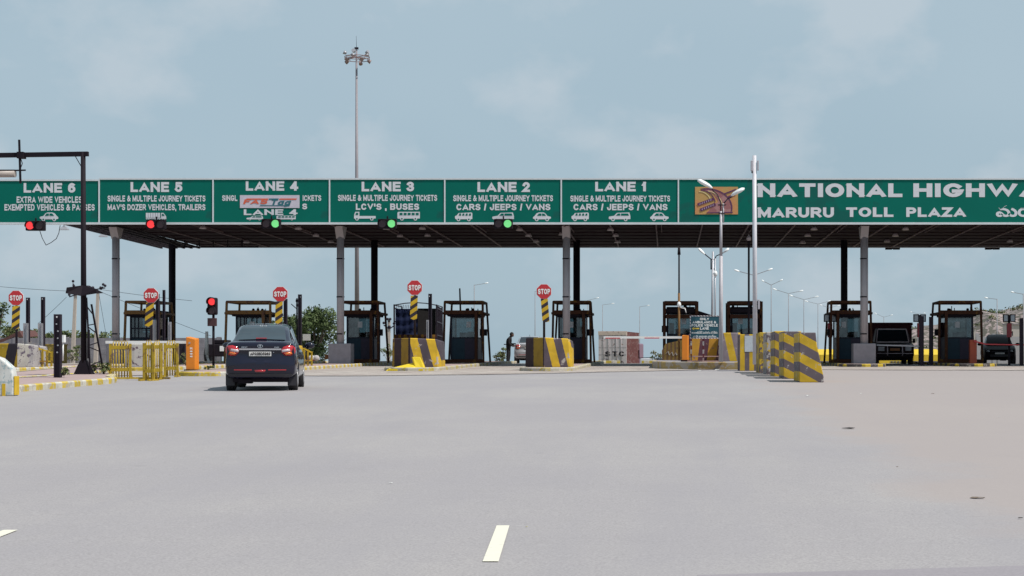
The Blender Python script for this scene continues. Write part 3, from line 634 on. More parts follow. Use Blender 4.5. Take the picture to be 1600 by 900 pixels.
# ---------------------------------------------------------------- toll booths
def booth(x, d, label, fm, lift=IH, w=1.84, kind='full', seed=0, mir=0):
    r = random.Random(seed); g = G(x, d) + lift
    t = thing('toll_booth', label, 'booth', (x, d, g), group='toll booths under the canopy'); h = w / 2; H = 2.80
    if kind == 'full':
        fr = MB(); k = .10
        for sx in (-1, 1):
            fr.beam((sx * h, 0, 0), (sx * (h - k * .5), .15, H), .10); fr.beam((sx * (h + .06), 2.5, 0), (sx * (h - k), 2.35, H), .09)
            fr.beam((sx * (h - k * .5), .15, H), (sx * (h - k), 2.35, H), .10); fr.beam((sx * h, .1, H - .52), (sx * h, 2.4, H - .52), .10)
            fr.beam((sx * (h - .33), -.02, 0), (sx * (h - .34), .02, H - .45), .13) if sx == (1 if x < 0 else -1) else None
        fr.beam((-h + .04, .15, H), (h - .04, .15, H), .12); fr.beam((-h + k, 2.35, H), (h - k, 2.35, H), .10)
        fr.beam((-h, .1, H - .48), (h, .1, H - .48), .14, .18); fr.beam((-h, 2.4, H - .52), (h, 2.4, H - .52), .12)
        fr.box(-h, h, -.05, .1, 0, .16); fr.build('guard_frame', fm, t, bevel=.01)
    elif kind == 'portal':
        fr = MB(); H = 2.66
        for sx in (-1, 1): fr.box(sx * h - .07, sx * h + .07, 0, .14, 0, H); fr.box(sx * h - .06, sx * h + .06, 2.2, 2.32, 0, H)
        fr.box(-h, h, -.01, .15, H - .13, H + .02); fr.box(-h, h, .0, .14, H - .78, H - .6); fr.box(-h, h, 2.2, 2.32, H - .12, H)
        for sx in (-1, 1): fr.box(sx * h - .05, sx * h + .05, .14, 2.2, H - .12, H - .02)
        fr.build('guard_frame', fm, t, bevel=.01)
    cw = .60; y0, y1 = .38, 2.0; s2_ = 1 if x < 0 else -1
    fr = MB()
    for sx in (-1, 1):
        for yy in (y0, y1): fr.box(sx * cw - .04, sx * cw + .04, yy - .04, yy + .04, .1, 2.2)
    for z in (.12, 1.12, 2.08): 
        fr.box(-cw, cw, y0 - .035, y0 + .035, z, z + .06); fr.box(-cw, cw, y1 - .035, y1 + .035, z, z + .06)
        for sx in (-1, 1): fr.box(sx * cw - .035, sx * cw + .035, y0, y1, z, z + .06)
    fr.box(-cw, cw, y0, y1, .02, .12); c = fr.build('cabin_frame', M_cabin, t)
    p = MB(); p.box(-cw + .04, .02, y0 - .02, y0 + .02, .18, 1.12, 0); p.box(.025, cw - .04, y0 - .02, y0 + .02, .18, 1.12, 1)
    p.box(-cw + .04, cw - .04, y1 - .02, y1 + .02, .18, 1.12, 1)
    for sx in (-1, 1): p.box(sx * cw - .02, sx * cw + .02, y0 + .04, y1 - .04, .18, 1.12, 1)
    p.build('lower_panel', [M_teal, M_panel], c)
    wn_ = MB(); wn_.box(-cw + .04, cw - .04, y0 - .01, y0 + .01, 1.18, 2.08); wn_.box(-cw + .04, cw - .04, y1 - .01, y1 + .01, 1.18, 2.08)
    for sx in (-1, 1): wn_.box(sx * cw - .01, sx * cw + .01, y0 + .04, y1 - .04, 1.18, 2.08)
    wn_.build('window_pane', M_glass, c)
    mu = MB(); mx = r.uniform(-.2, .2); mu.box(mx - .02, mx + .02, y0 - .03, y0 + .03, 1.18, 2.08); mu.box(-cw, mx, y1 - .03, y1 + .03, 1.5, 1.55)
    if seed < 2:
        for q in (-.42, -.25, .1, .33): mu.box(q - .02, q + .03, y0 - .028, y0 + .028, 1.18, 2.08)
        mu.box(-cw, cw, y0 - .027, y0 + .027, 1.55, 1.62); mu.build('mullion', M_cabin, c)
    rf = MB(); rf.box(-cw - .16, cw + .16, y0 - .25, y1 + .2, 2.14, 2.34); rf.box(-cw - .05, cw + .05, y0 - .1, y1 + .1, 2.34, 2.42); rf.build('cabin_roof', M_dark, c, bevel=.02)
    dk = MB(); dk.box(-cw + .05, cw - .05, y0 + .05, y0 + .5, 1.0, 1.05); dk.box(-.25, -.22 + .4, y0 + .3, y0 + .36, 1.1, 1.4); dk.box(-.05, .0, y0 + .3, y0 + .4, 1.05, 1.12); dk.build('desk_screen', M_dark, c)
    ch = MB(); ch.box(.05, .45, 1.3, 1.38, .8, 1.45); ch.box(.05, .45, 1.0, 1.38, .6, .68); ch.tube((.25, 1.2, .1), (.25, 1.2, .62), .04); ch.build('chair', M_dark, c)
    for _ in range(3):
        q = r.uniform(-.5, .5); MB().ball((q, r.uniform(.7, 1.6), 2.47), .07, 8).build('roof_fitting', M_dark, t); MB().tube((q + .2, 1.2, 2.4), (q + .2, 1.2, 2.4 + r.uniform(.08, .25)), .02, .02, 6).build('roof_fitting', M_dark, t)
    nt_ = MB(); q = r.uniform(-.45, .1); nt_.box(q, q + .22, y0 - .03, y0 - .022, 1.62, 1.9); nt_.build('notice', mat('notice_paper', (.35, .36, .38), .7, var=.4, scale=14), c)
    lk = MB(); lk.box(s2_ * .30, s2_ * .52, 1.5, 1.9, .12, 1.7); lk.build('locker', M_dark, c)
    ex = MB(); s_ = 1 if x < 0 else -1
    ex.box(s_ * (h - .2), s_ * (h + .12), .3, .55, 1.25, 1.55); ex.build('fee_display', M_dark, t)
    return t
bl = ['toll booth with ochre frame behind the mottled barrier, right of the leftmost grey column', 'toll booth with ochre frame right behind the dark sedan', 'rusty framed toll booth behind the second grey column from the left',
      'rusty framed toll booth with teal panel between the blue truck and the stooping person', 'rusty framed toll booth behind the third grey column from the left', 'portal framed toll booth with sloping awning left of the ambulance sign',
      'portal framed toll booth behind the tall white pole', 'rusty framed toll booth left of the maroon truck', 'rusty framed toll booth between the maroon truck and the black car']
for i, x in enumerate(BX):
    px = [221, 387, 561, 724, 893, 1063.5, 1164, 1330, 1501][i]; d = 79.4
    booth((px - VX) * d / F, d, bl[i], M_ochre if i < 2 else M_rust, .30 if i in (5, 6) else IH, [1.62, 2.1, 1.78, 1.84, 1.78, 1.5, 1.5, 1.9, 2.0][i], 'portal' if i in (5, 6) else 'full', i)
# sloping awning beside the booth
a = At(1100, 79.5, lift=.3); t = thing('awning', 'dark sloping awning between the booth and the ambulance sign', 'awning', a.loc)
b = MB(); b.prism([(a.X(1080), a.Z(484)), (a.X(1090), a.Z(485)), (a.X(1124), a.Z(496)), (a.X(1124), a.Z(499)), (a.X(1080), a.Z(490))], .1, 2.2); b.build('roof_sheet', M_dark, t)
b = MB(); b.box(a.X(1113), a.X(1115), .15, .22, 0, a.Z(496)); b.box(a.X(1113), a.X(1115), 2, 2.1, 0, a.Z(496)); b.prism([(a.X(1082), a.Z(490)), (a.X(1108), a.Z(497)), (a.X(1082), a.Z(512))][::-1], 1.6, 1.64); b.build('support', M_dark, t)
# green light in the window of one booth
# ---------------------------------------------------------------- striped concrete blocks
PEELW = (.50, .48, .44); PEELG = (.20, .16, .18)
def rblock(w, h, dp, r=.18, taper=.06):
    """upright block with rounded plan corners and slight taper"""
    b = MB(); n = 6; P = []
    for cx, cy, a0_ in ((w / 2 - r, dp - r, 0), (-w / 2 + r, dp - r, 90), (-w / 2 + r, r, 180), (w / 2 - r, r, 270)):
        for k in range(n): q = R(a0_ + 90 * k / (n - 1)); P.append((cx + r * math.cos(q), cy + r * math.sin(q)))
    m = len(P); v = []
    for z, k in ((0, 1), (h * .5, 1 - taper / 2), (h - .03, 1 - taper), (h, 1 - taper - .03)): v += [(x * k, (y - dp / 2) * k + dp / 2, z) for x, y in P]
    b.add(v, [(l * m + i, l * m + (i + 1) % m, (l + 1) * m + (i + 1) % m, (l + 1) * m + i) for l in range(3) for i in range(m)], 0, False)
    b.add(v[3 * m:], [list(range(m))]); return b
def island_block(px, d, w, h, label, m, lift=IH, dp=2.2, r=.5, taper=.03):
    a = At(px, d, lift=lift); o = rblock(w, h, dp, r, taper).build('concrete_barrier', m); o.location = a.loc
    return tag(o, label, 'concrete barrier', 'painted concrete blocks at the island noses')
def wedge_block(px_l, px_c, px_r, d, h, label, ml, mr, lift=IH, round_r=.0):
    """block whose plan comes to a corner towards the road: left face, right face"""
    a = At(px_c, d, lift=lift); xl, xr = a.X(px_l), a.X(px_r); b = MB(); b2 = MB()
    plan = [(xl + .05, 1.15), (xl, .85), (0, 0), (xr * .9, .18), (xr, .45), (xr, 1.6), (xl + .3, 1.9)]
    n = len(plan); f = lambda p, k, z: (p[0] * k, p[1] * k + (1 - k) * .8, z)
    hh = lambda i: h - (.10 if i in (4, 5) else 0) - (.04 if i == 3 else 0)
    for i in range(n):
        j = (i + 1) % n; q = [f(plan[i], 1, 0), f(plan[j], 1, 0), f(plan[j], .99, hh(j) * .6), f(plan[i], .99, hh(i) * .6), f(plan[j], .97, hh(j) - .03), f(plan[i], .97, hh(i) - .03), f(plan[j], .93, hh(j)), f(plan[i], .93, hh(i))]
        b.add(q, [(0, 1, 2, 3), (3, 2, 4, 5), (5, 4, 6, 7)], 0 if i in (0, 1, 6, 5) else 1)
    b.add([f(plan[i], .93, hh(i)) for i in range(n)], [list(range(n))], 1)
    o = b.build('concrete_barrier', [ml, mr]); o.location = a.loc
    return tag(o, label, 'concrete barrier', 'painted concrete blocks at the island noses')
wedge_block(-38, 27, 51, 64, .87, 'concrete block striped yellow and black with flaking white right face, under the leftmost stop sign', stripes('nose_left_a', YEL, BLK, (1, 0, -.25), .95, peel=PEELW, amt=.15, pscale=2, phase=.15), stripes('nose_right_a', (.42, .40, .36), (.38, .36, .36), (1, 0, 0), .8, peel=(.10, .08, .11), amt=.40, pscale=5))
island_block(219, 64, 1.45, .86, 'mottled dark concrete block with flaking whitewash behind the yellow fence panels', stripes('nose_paint_flaked', (.08, .05, .08), (.10, .06, .09), (1, 0, 0), .9, peel=(.42, .40, .38), amt=.75, pscale=4))
island_block(438, 64, .95, .80, 'striped concrete block hidden by the dark sedan', stripes('nose_paint_hidden', YEL, BLK, (.9, .2, .28), .8, peel=PEELG, amt=.2))
wedge_block(607, 641, 687, 64, 1.07, 'yellow and black striped concrete block with rough bare right end under a stop sign', stripes('nose_left_shade_d', (.30, .17, .01), (.030, .010, .018), (1, 0, 0), .62, peel=(.05, .02, .025), amt=.22, pscale=2.2, phase=.62), stripes('nose_right_d', YEL, (.06, .045, .06), (1.0, .0, .26), .62, peel=(.36, .32, .30), amt=.20, pscale=1.6, phase=.62))  # left face away from the sun: its shade is painted in with darker stripes
wedge_block(818, 850, 893, 64, 1.09, 'yellow and black striped concrete block in front of the third grey column from the left', stripes('nose_left_shade_e', (.025, .010, .016), (.28, .17, .01), (1, 0, 0), 1.0, peel=(.05, .02, .025), amt=.15, pscale=2.4, duty=.62, phase=.02), stripes('nose_right_e', YEL, (.075, .055, .07), (1.0, .0, .24), .58, peel=(.33, .30, .28), amt=.12, pscale=2.4, phase=.45))  # left stripes are a darkened copy of the paint, shade put into the colour
island_block(1141, 70, .85, 1.15, 'yellow and dark striped concrete block on the kerb right of the ambulance sign', stripes('nose_paint_f', YEL, PEELG, (1, 0, .22), .58, peel=(.30, .27, .27), amt=.15), .30, 1.2, .12)
island_block(1105, 71.2, 1.6, 1.1, 'orange and maroon striped concrete block behind the ambulance sign posts', stripes('nose_paint_g', (.50, .24, .02), (.10, .03, .05), (1, 0, -.12), .75, peel=(.22, .12, .08), amt=.2), .30, 1.2, .12)
# white peeling block at the left edge with yellow stripes at its foot
a = At(-4, 36.5, lift=0.0); b = MB()
b.prism([(-.35, 0), (.34, 0), (.34, .34), (.29, .60), (.06, .80), (-.06, .84), (-.35, .86)], 0, .28); o = b.build('concrete_barrier', stripes('whitewash', (.60, .60, .58), (.55, .56, .56), (1, 0, 0), 1.0, peel=(.30, .38, .40), amt=.34, pscale=9), bevel=.03)
o.location = a.loc; tag(o, 'low whitewashed concrete block with flaking paint at the left edge of the road', 'concrete barrier')
b = MB()
for x in (-.22, -.06, .10): b.box(x, x + .07, -.012, 0, .0, .26)
b.box(.345, .36, .01, .27, .02, .42); b.build('painted_band', mat('painted_band_yellow', YEL, .8, var=.3), o)
# railing of yellow pales beside the left block, and beyond the sedan
def paling(px0, px1, py0, py0b, py1, d, label, n, lift=IH):
    a = At((px0 + px1) / 2, d, lift=lift); t = thing('paling_fence', label, 'fence', a.loc); b = MB()
    for i in range(n):
        u = i / (n - 1); x = a.X(px0) + (a.X(px1) - a.X(px0)) * u; z = a.Z(py0) + (a.Z(py0b) - a.Z(py0)) * u; b.box(x - .035, x + .035, u * .6, u * .6 + .05, 0, z)
    b.build('pale', M_yelf, t); c = MB(); c.beam((a.X(px0), .05, a.Z(py0) - .05), (a.X(px1), .65, a.Z(py0b) - .05), .05); c.beam((a.X(px0), .05, .2), (a.X(px1), .65, .2), .05); c.build('rail', M_yelf, t)
paling(52, 71, 540, 549, 572, 64.5, 'short yellow paling fence right of the leftmost striped block', 5)
paling(469, 482, 540, 549, 568, 68, 'yellow paling fence just right of the dark sedan', 4)
# yellow box behind the left posts
a = At(82, 80, lift=.1); b = MB(); b.box(-.37, .37, 0, .9, 0, .85); b.box(-.4, .4, -.03, .93, .85, .9); b.box(-.1, .02, -.02, 0, 0, .6); o = b.build('utility_box', mat('box_ochre', (.42, .28, .06), .8, var=.2), bevel=.01); o.location = a.loc; tag(o, 'ochre box with a dark slot behind the black posts on the left', 'box')
# jersey barriers in echelon on the right
def jersey(px, py, w, h, ln, label, m, flat=False, rz=0):
    x, y = unproj(px, py); o = MB()
    if flat: o.box(-w / 2, w / 2, 0, ln, 0, h)
    else: o.prism([(-w * .5, 0), (w * .5, 0), (w * .5, .10 * h), (w * .44, .24 * h), (w * .34, .48 * h), (w * .23, .72 * h), (w * .17, h), (-w * .5, h)][::-1], 0, ln)
    o = o.build('jersey_barrier', m, bevel=.02); o.location = (x, y, G(x, y)); o.rotation_euler.z = rz
    return tag(o, label, 'jersey barrier', 'row of striped jersey barriers on the right')
MUD = (.115, .088, .10)
JS = lambda n, dr, per, ph, pk=.16: stripes(n, YEL, MUD, dr, per, peel=(.38, .35, .34), amt=pk, pscale=5.5, phase=ph)
jersey(1268, 597.5, .66, 1.34, 2.0, 'nearest jersey barrier with sloping side and broad diagonal yellow stripes', JS('jersey_a', (.55, .0, 1), .52, .25))
jersey(1238, 592, .52, 1.38, 2.0, 'second nearest jersey barrier with white scrape near its top', JS('jersey_b', (.5, 0, 1), .50, .05, .2), True)
jersey(1219, 588.5, .36, 1.40, 2.0, 'third nearest jersey barrier, narrow strip of yellow and grey stripes', JS('jersey_c', (.5, 0, 1), .50, .4), True)
jersey(1206, 585.5, .34, 1.38, 2.0, 'fourth nearest jersey barrier with mostly worn grey paint', JS('jersey_d', (.5, 0, 1), .55, .7, .5), True)
jersey(1193, 583, .30, 1.38, 2.0, 'fifth nearest jersey barrier with blotchy yellow patches', stripes('jersey_e', MUD, (.22, .15, .04), (0, 0, 1), .7, peel=(.50, .33, .02), amt=.5, pscale=2.5), True)
jf = jersey(1172, 579.5, .82, 1.34, 1.2, 'farthest jersey barrier with vertical stripes and a white poster', stripes('jersey_f', YEL, MUD, (1, 0, 0), .34, peel=(.3, .27, .25), amt=.1, phase=.05), True)
b = MB(); b.box(-.20, .17, -.012, -.002, .70, 1.29); b.build('poster', mat('poster_paper', (.42, .46, .50), .7, var=.12, scale=9, col2=(.30, .30, .33), amt=.1, scale2=12), jf)
# long low yellow barrier behind the right lanes
a = At(1370, 99.5, z=G(10, 99.5)); b = MB(); y0, y1 = 0, .8
b.add([(-3.9, 0, -.3), (3.9, 0, -.3), (3.9, .0, .52), (-3.9, .0, .52), (-3.7, .45, .84), (3.5, .45, .84), (3.9, .9, .50), (-3.9, .9, .50), (-3.9, .9, -.3), (3.9, .9, -.3)], [(0, 1, 2, 3), (3, 2, 5, 4), (4, 5, 6, 7), (7, 6, 9, 8), (0, 3, 4, 7, 8), (1, 9, 6, 5, 2)])
for k in range(-3, 4): b.box(k * 1.08 - .02, k * 1.08 + .02, -.01, .0, -.2, .5)
o = b.build('median_barrier', mat('median_yellow', (.60, .43, .03), .8, var=.15, scale=2)); o.location = a.loc; tag(o, 'long low plain yellow barrier behind the maroon truck', 'barrier')

# ---------------------------------------------------------------- stop signs
def stop_sign(px, py, d, pl_top, pl_bot, foot, label, tilt=0, pw=12, off=0):
    a = At(px, d, lift=IH + foot); t = thing('stop_sign', label, 'stop sign', a.loc, group='octagonal stop signs on the island noses')
    zc = a.Z(py); r_ = 12.2 / a.s
    oct_ = lambda q, y0, y1, m, n: MB().prism([(q * math.cos(R(22.5 + 45 * i)), zc + q * math.sin(R(22.5 + 45 * i))) for i in range(8)], y0, y1).build(n, m, t)
    oct_(r_ * 1.03, -.004, .02, M_lit, 'rim'); oct_(r_ * .985, -.016, -.002, M_red, 'face')
    lettering('STOP', -r_ * .78, r_ * .78, zc - r_ * .34, zc + r_ * .34, -.018, M_lit, t, .045)
    cx = off / a.s; w = pw / a.s / 2; sk = tilt / a.s
    b = MB(); b.prism([(cx - w - sk, a.Z(pl_bot) + .02), (cx - sk, a.Z(pl_bot) - .04), (cx + w - sk, a.Z(pl_bot)), (cx + w + sk * .3, a.Z(pl_top)), (cx - w + sk * .3, a.Z(pl_top))], -.01, .01); b.build('hazard_plate', M_hazard, t)
    b = MB(); b.tube((0, .05, 0), (0, .05, zc + r_ * .5), .045, .045, 10); b.build('pole', M_dk2, t)
    return t
H_ = .86
stop_sign(25, 465.5, 64.8, 478, 513, .8, 'stop sign at the far left above the peeling striped block', .8)
stop_sign(236, 461.5, 64.8, 473, 509, .8, 'stop sign with leaning hazard plate above the yellow fence panels', 2, 12, -2)
stop_sign(438, 459.5, 64.8, 471, 505, .9, 'stop sign just above the right side of the dark sedan', .6, 11, -2)
stop_sign(648, 449.5, 64.8, 462, 498, 1.0, 'stop sign in front of the blue truck', 1, 11, -1)
stop_sign(850, 455.5, 64.8, 467, 502, 1.0, 'stop sign left of the third grey column from the left', -2, 11, 1)

# ---------------------------------------------------------------- steel posts
def hpost(px, ptop, pbase, d, w, label, m=None, lift=0, holes=0):
    a = At(px, d, lift=lift) if pbase is None else At(px, d, z=(VY - pbase) / (F / d)); t = thing('steel_post', label, 'post', a.loc, group='dark steel posts among the lanes')
    h = a.Z(ptop); w = w / a.s; b = MB(); k = w / 2
    b.box(-k, k, 0, .02, 0, h); b.box(-k, -k + .015, -.06, .10, 0, h); b.box(k - .015, k, -.06, .10, 0, h); b.build('profile', m or M_dk2, t)
    if holes:
        q = MB(); r = random.Random(int(px))
        for i in range(holes): z = h * (.96 - .62 * (i / holes)) ; x = r.uniform(-.4, .4) * k; q.tube((x, -.008, z), (x, 0, z), .022, .022, 8)
        q.build('bolt_hole', M_lampw, t)
    return t
hpost(90, 491, 598, 46, 10, 'stout dark channel post with bolt holes nearest the road on the left', holes=6)
hpost(43.5, 465, 535, 70, 4.6, 'tall thin dark post right of the leftmost stop sign', holes=1)
hpost(67, 464, 546, 68, 4.8, 'tall dark post between the leftmost stop sign and the stout channel post', holes=1)
hpost(40, 505, 545, 66, 6, 'short grey stub post beside the leftmost stop sign', M_galv)
hpost(63, 505, 548, 66, 6, 'short grey stub post left of the stout channel post', M_galv)
hpost(246, 459, 572, 70, 4.5, 'dark post just right of the stop sign above the fence panels')
hpost(256, 453, 572, 72, 3, 'thin dark post with small camera left of the dark rear column')
hpost(242, 500, 560, 70, 5, 'grey stub post below the stop sign above the fence panels', M_galv)
hpost(265, 503, 565, 69, 4, 'grey stub post in front of the leftmost dark rear column', M_galv)
hpost(285, 537, 567, 68, 9, 'dark stub post behind the orange cabinet on the left')
hpost(446, 467, 560, 70, 5, 'dark post just right of the stop sign over the sedan')
hpost(468.5, 460, 560, 69, 5, 'dark post with bright stub right of the dark sedan', holes=1)
hpost(672, 459, 560, 68, 5, 'dark post right of the stop sign in front of the blue truck', holes=1)
hpost(668, 500, 560, 67.5, 3, 'pale stub in front of the blue truck', M_galv)
BPOST = hpost(1440, 494, 571, 77, 6.5, 'maroon tinted dark post carrying a boom across the front of the maroon truck')
hpost(1455, 495, 570, 78, 6, 'dark post between the maroon truck and the rightmost booth')
hpost(1596, 497, 571, 77, 5, 'dark post at the right edge beside the black car')

def frame_signal(px, py, d, label, base=571, red=(505, 527)):
    a = At(px, d, z=(VY - base) / (F / d)); t = thing('lane_display', label, 'display post', a.loc, group='twin-framed display posts')
    b = MB(); b.box(-.05, .05, 0, .08, 0, a.Z(492)); b.build('pole', M_dark, t)
    for s_ in (-1, 1):
        c = MB(); x = s_ * .16; z0_, z1_ = a.Z(503), a.Z(491)
        for q in ((x - .13, x - .09, z0_, z1_), (x + .09, x + .13, z0_, z1_), (x - .13, x + .13, z1_ - .04, z1_), (x - .13, x + .13, z0_, z0_ + .04)): c.box(q[0], q[1], -.02, .06, q[2], q[3])
        c.build('display_frame', M_dk2, t)
        c = MB(); c.box(x - .09, x + .09, .0, .03, z0_ + .04, z1_ - .04); c.build('display_pane', mat('display_pane', (.42, .47, .52), .4), t)
    b = MB(); b.box(-.11, .11, -.03, .12, a.Z(red[1]), a.Z(red[0])); b.build('red_box', mat('box_deep_red', (.26, .02, .03), .5), t, bevel=.01)
frame_signal(1297, 491, 80, 'twin-framed display post with red box left of the booth beside the maroon truck')
frame_signal(1437, 491, 80, 'twin-framed display post with red box right of the maroon truck')
frame_signal(1577, 491, 80, 'twin-framed display post with red box above the black car')

# ---------------------------------------------------------------- traffic light on a post
a = At(331, 60, lift=IH); t = thing('traffic_light', 'upright traffic light lit red on a thin black post left of the dark sedan', 'traffic light', a.loc)
b = MB(); b.tube((.03, .1, 0), (.03, .1, a.Z(490)), .045, .045, 10); b.build('pole', M_dark, t)
b = MB(); b.prism([(-.17, a.Z(492)), (.17, a.Z(492)), (.17, a.Z(465)), (-.17, a.Z(465))][::-1], .0, .2)
b.build('housing', M_dark, t, bevel=.05)
for pz, m in ((471.5, M_rlens), (485.5, M_olens)):
    b = MB(); b.tube((0, -.03, a.Z(pz)), (0, .01, a.Z(pz)), .118, .118, 20); b.build('lens', m, t)
    b = MB(); n = 12
    for i in range(n):
        q0_, q1_ = math.pi * (-.15 + 1.3 * i / n), math.pi * (-.15 + 1.3 * (i + 1) / n); P = lambda q, y: (.16 * math.cos(q), y, a.Z(pz) + .16 * math.sin(q))
        b.add([P(q0_, 0), P(q1_, 0), P(q1_, -.18), P(q0_, -.18)], [(0, 1, 2, 3)])
    o = b.build('visor', M_dark, t); s_ = o.modifiers.new('s', 'SOLIDIFY'); s_.thickness = .012
b = MB(); b.box(-.15, .15, -.02, .12, a.Z(509.5), a.Z(497)); b.build('control_box', mat('box_maroon', (.05, .015, .018), .6), t, bevel=.01)

# ---------------------------------------------------------------- boom barriers and cabinets
def boom(px_box, w_px, top, base, d, px_tip, py_boom, label, red=False, letters=None, slant=True, boomm=None):
    a = At(px_box, d, z=(VY - base) / (F / d)); t = thing('boom_barrier', label, 'boom barrier', a.loc); w = w_px / a.s / 2; h = a.Z(top)
    b = MB()
    b.add([(-w, 0, 0), (w * .65, 0, 0), (w, .28, 0), (-w * .7, .28, 0), (-w, 0, h), (w * .65, 0, h - (.08 if slant else 0)), (w, .28, h - (.05 if slant else 0)), (-w * .7, .28, h + .02)], [(0, 1, 5, 4), (1, 2, 6, 5), (2, 3, 7, 6), (3, 0, 4, 7), (4, 5, 6, 7)])
    b.build('cabinet', M_orange, t, bevel=.012)
    b = MB(); b.box(-w - .05, w + .03, -.05, .33, -.12, .04); b.build('foot_plate', M_dark, t)
    b = MB(); z = a.Z(py_boom); x0 = 0; x1 = a.X(px_tip); b.box(min(x0, x1), max(x0, x1), .31, .36, z - .045, z + .045); bo = b.build('boom', boomm or M_boomw, t)
    if red:
        b = MB()
        for u in (.02, .5): xa = x1 + (x0 - x1) * u; b.box(xa, xa + abs(x1 - x0) * .18, .30, .308, z - .046, z - .01)
        b.build('red_stripe', M_boomr, bo)
    return a, t, w, h
a, t, w, h = boom(299, 17, 526.5, 579, 57, 160, 534.5, 'orange cabinet with its white boom lowered behind the yellow fence panels')
b = MB(); b.tube((-.06, -.02, a.Z(536)), (-.06, 0, a.Z(536)), .035, .035, 12); b.build('lock', M_galv, t)
for k, ch in enumerate('Rees'):
    z = a.Z(544.5 + 4.0 * k); lettering(ch, -.045, .045, z - .035, z + .035, -.002, M_lit, t, .02, name='lettering')
boom(1071, 11, 524, 564, 68.5, 943, 527, 'orange cabinet with a white and red boom lowered in front of the white container', red=True, slant=False)
# dark booms on the right
a = At(1440, 77, z=(VY - 571) / (F / 77)); b = MB(); b.beam((a.X(1372), .5, a.Z(539)), (a.X(1440), .2, a.Z(541)), .05); o = b.build('boom', M_galv, BPOST)
a = At(1521, 78, z=(VY - 571) / (F / 78)); t = thing('boom_barrier', 'red-orange boom cabinet right of the rightmost booth with its arm before the black car', 'boom barrier', a.loc)
b = MB(); b.box(-.16, .16, 0, .3, 0, a.Z(531)); b.build('cabinet', mat('cabinet_red', (.38, .06, .02), .5, var=.2), t, bevel=.03)
b = MB(); b.beam((0, -.1, a.Z(533)), (a.X(1540), -.1, a.Z(538)), .06); b.beam((a.X(1540), -.1, a.Z(538)), (a.X(1604), -.1, a.Z(539)), .05); b.build('boom', M_boomr, t)

# ---------------------------------------------------------------- yellow steel fence panels
def fence_panel(px0, px1, top, base, label, yaw=0):
    x, y = unproj((px0 + px1) / 2, base); s_ = F / y; t = thing('fence_panel', label, 'crowd barrier', (x, y, G(x, y)), R(yaw), 'yellow steel fence panels standing in the road'); w = (px1 - px0) / s_ / 2; h = (base - top) / s_
    f = MB()
    for q in (-1, 1): f.box(q * w - .035, q * w + .035, -.03, .03, .02, h)
    f.box(-w, w, -.02, .02, h - .16, h - .06); f.box(-w, w, -.02, .02, .22, .32); f.build('frame', M_yelf, t)
    n = max(4, int(2 * w / .072)); bars = MB()
    for i in range(1, n): xx = -w + 2 * w * i / n; bars.tube((xx, 0, .04), (xx, 0, h + .03), .019, .019, 6)
    for i in range(1, n - 1, 1): xx = -w + 2 * w * i / n; bars.path([(xx + .085 * (math.cos(q) + 1) / 2 * 2 * w / n / .085, 0, h + .03 + .05 * math.sin(q)) for q in (math.pi, math.pi * .75, math.pi / 2, math.pi * .25, 0)], .010, 5)
    bars.build('bars', M_yelf, t)['kind'] = 'stuff'
    ft = MB()
    for q in (-1, 1): ft.beam((q * w, -.32, .025), (q * w, .32, .025), .06, .05); ft.beam((q * w, .25, .05), (q * w, .0, .42), .03)
    ft.build('foot', M_yelf, t)
fence_panel(173, 203, 537, 592, 'leftmost yellow fence panel, near the gantry post', 6)
fence_panel(225, 240, 536, 595, 'narrow yellow fence panel second from the left, in front of the others', -8)
fence_panel(239, 252, 536, 593, 'narrow yellow fence panel third from the left', 10)
fence_panel(258, 277, 536, 589, 'yellow fence panel nearest the orange cabinet', 4)
x, y = unproj(207, 593); b = MB(); b.beam((-.55, 0, .04), (.55, .25, .04), .05); b.beam((.5, .2, .04), (1.1, -.1, .04), .05); o = b.build('fallen_bar', M_yelf); o.location = (x, y, G(x, y)); tag(o, 'yellow steel bar lying on the road between the fence panels', 'steel bar')

# ---------------------------------------------------------------- camera gantry at the left edge
a = At(131, 50, lift=.12); t = thing('camera_gantry', 'black steel gantry post with an overhead arm reaching out of the picture on the left', 'gantry', a.loc)
b = MB(); b.tube((0, 0, .3), (-.02, 0, a.Z(238)), .085, .068, 14); b.build('post', M_dark, t)
b = MB(); b.add([(-.27, -.12, 0), (.27, -.12, 0), (.27, .2, 0), (-.27, .2, 0), (-.085, -.075, .42), (.085, -.075, .42), (.085, .075, .42), (-.085, .075, .42)], [(0, 1, 5, 4), (1, 2, 6, 5), (2, 3, 7, 6), (3, 0, 4, 7)]); b.box(-.42, .2, -.2, .3, -.14, 0); b.build('base', M_dark, t)
b = MB(); b.beam((a.X(-90), 0, a.Z(244)), (a.X(138), 0, a.Z(240.5)), .12, .13)
for k in range(6): b.box(a.X(121 + 3 * k), a.X(121 + 3 * k) + .02, -.05, .05, a.Z(238.5), a.Z(237))
b.tube((a.X(117), 0, a.Z(243)), (a.X(128), 0, a.Z(262)), .012, .012, 6); b.build('arm', M_dark, t)
b = MB(); b.beam((a.X(32), -.1, a.Z(219)), (a.X(34), -.1, a.Z(287)), .05); b.beam((a.X(22), -.1, a.Z(267)), (a.X(42), -.1, a.Z(266.5)), .04); b.box(a.X(29), a.X(39), -.15, .1, a.Z(248), a.Z(238)); b.path([(a.X(34), -.1, a.Z(247)), (a.X(37), -.1, a.Z(256)), (a.X(34), -.1, a.Z(264))], .012, 5); b.build('mast_bracket', M_dark, t)
b = MB(); b.tube((a.X(-40), -.1, a.Z(272.5)), (a.X(26), -.1, a.Z(272)), .105, .105, 14); b.build('camera_tube', mat('camera_beige', (.36, .31, .28), .5), t)
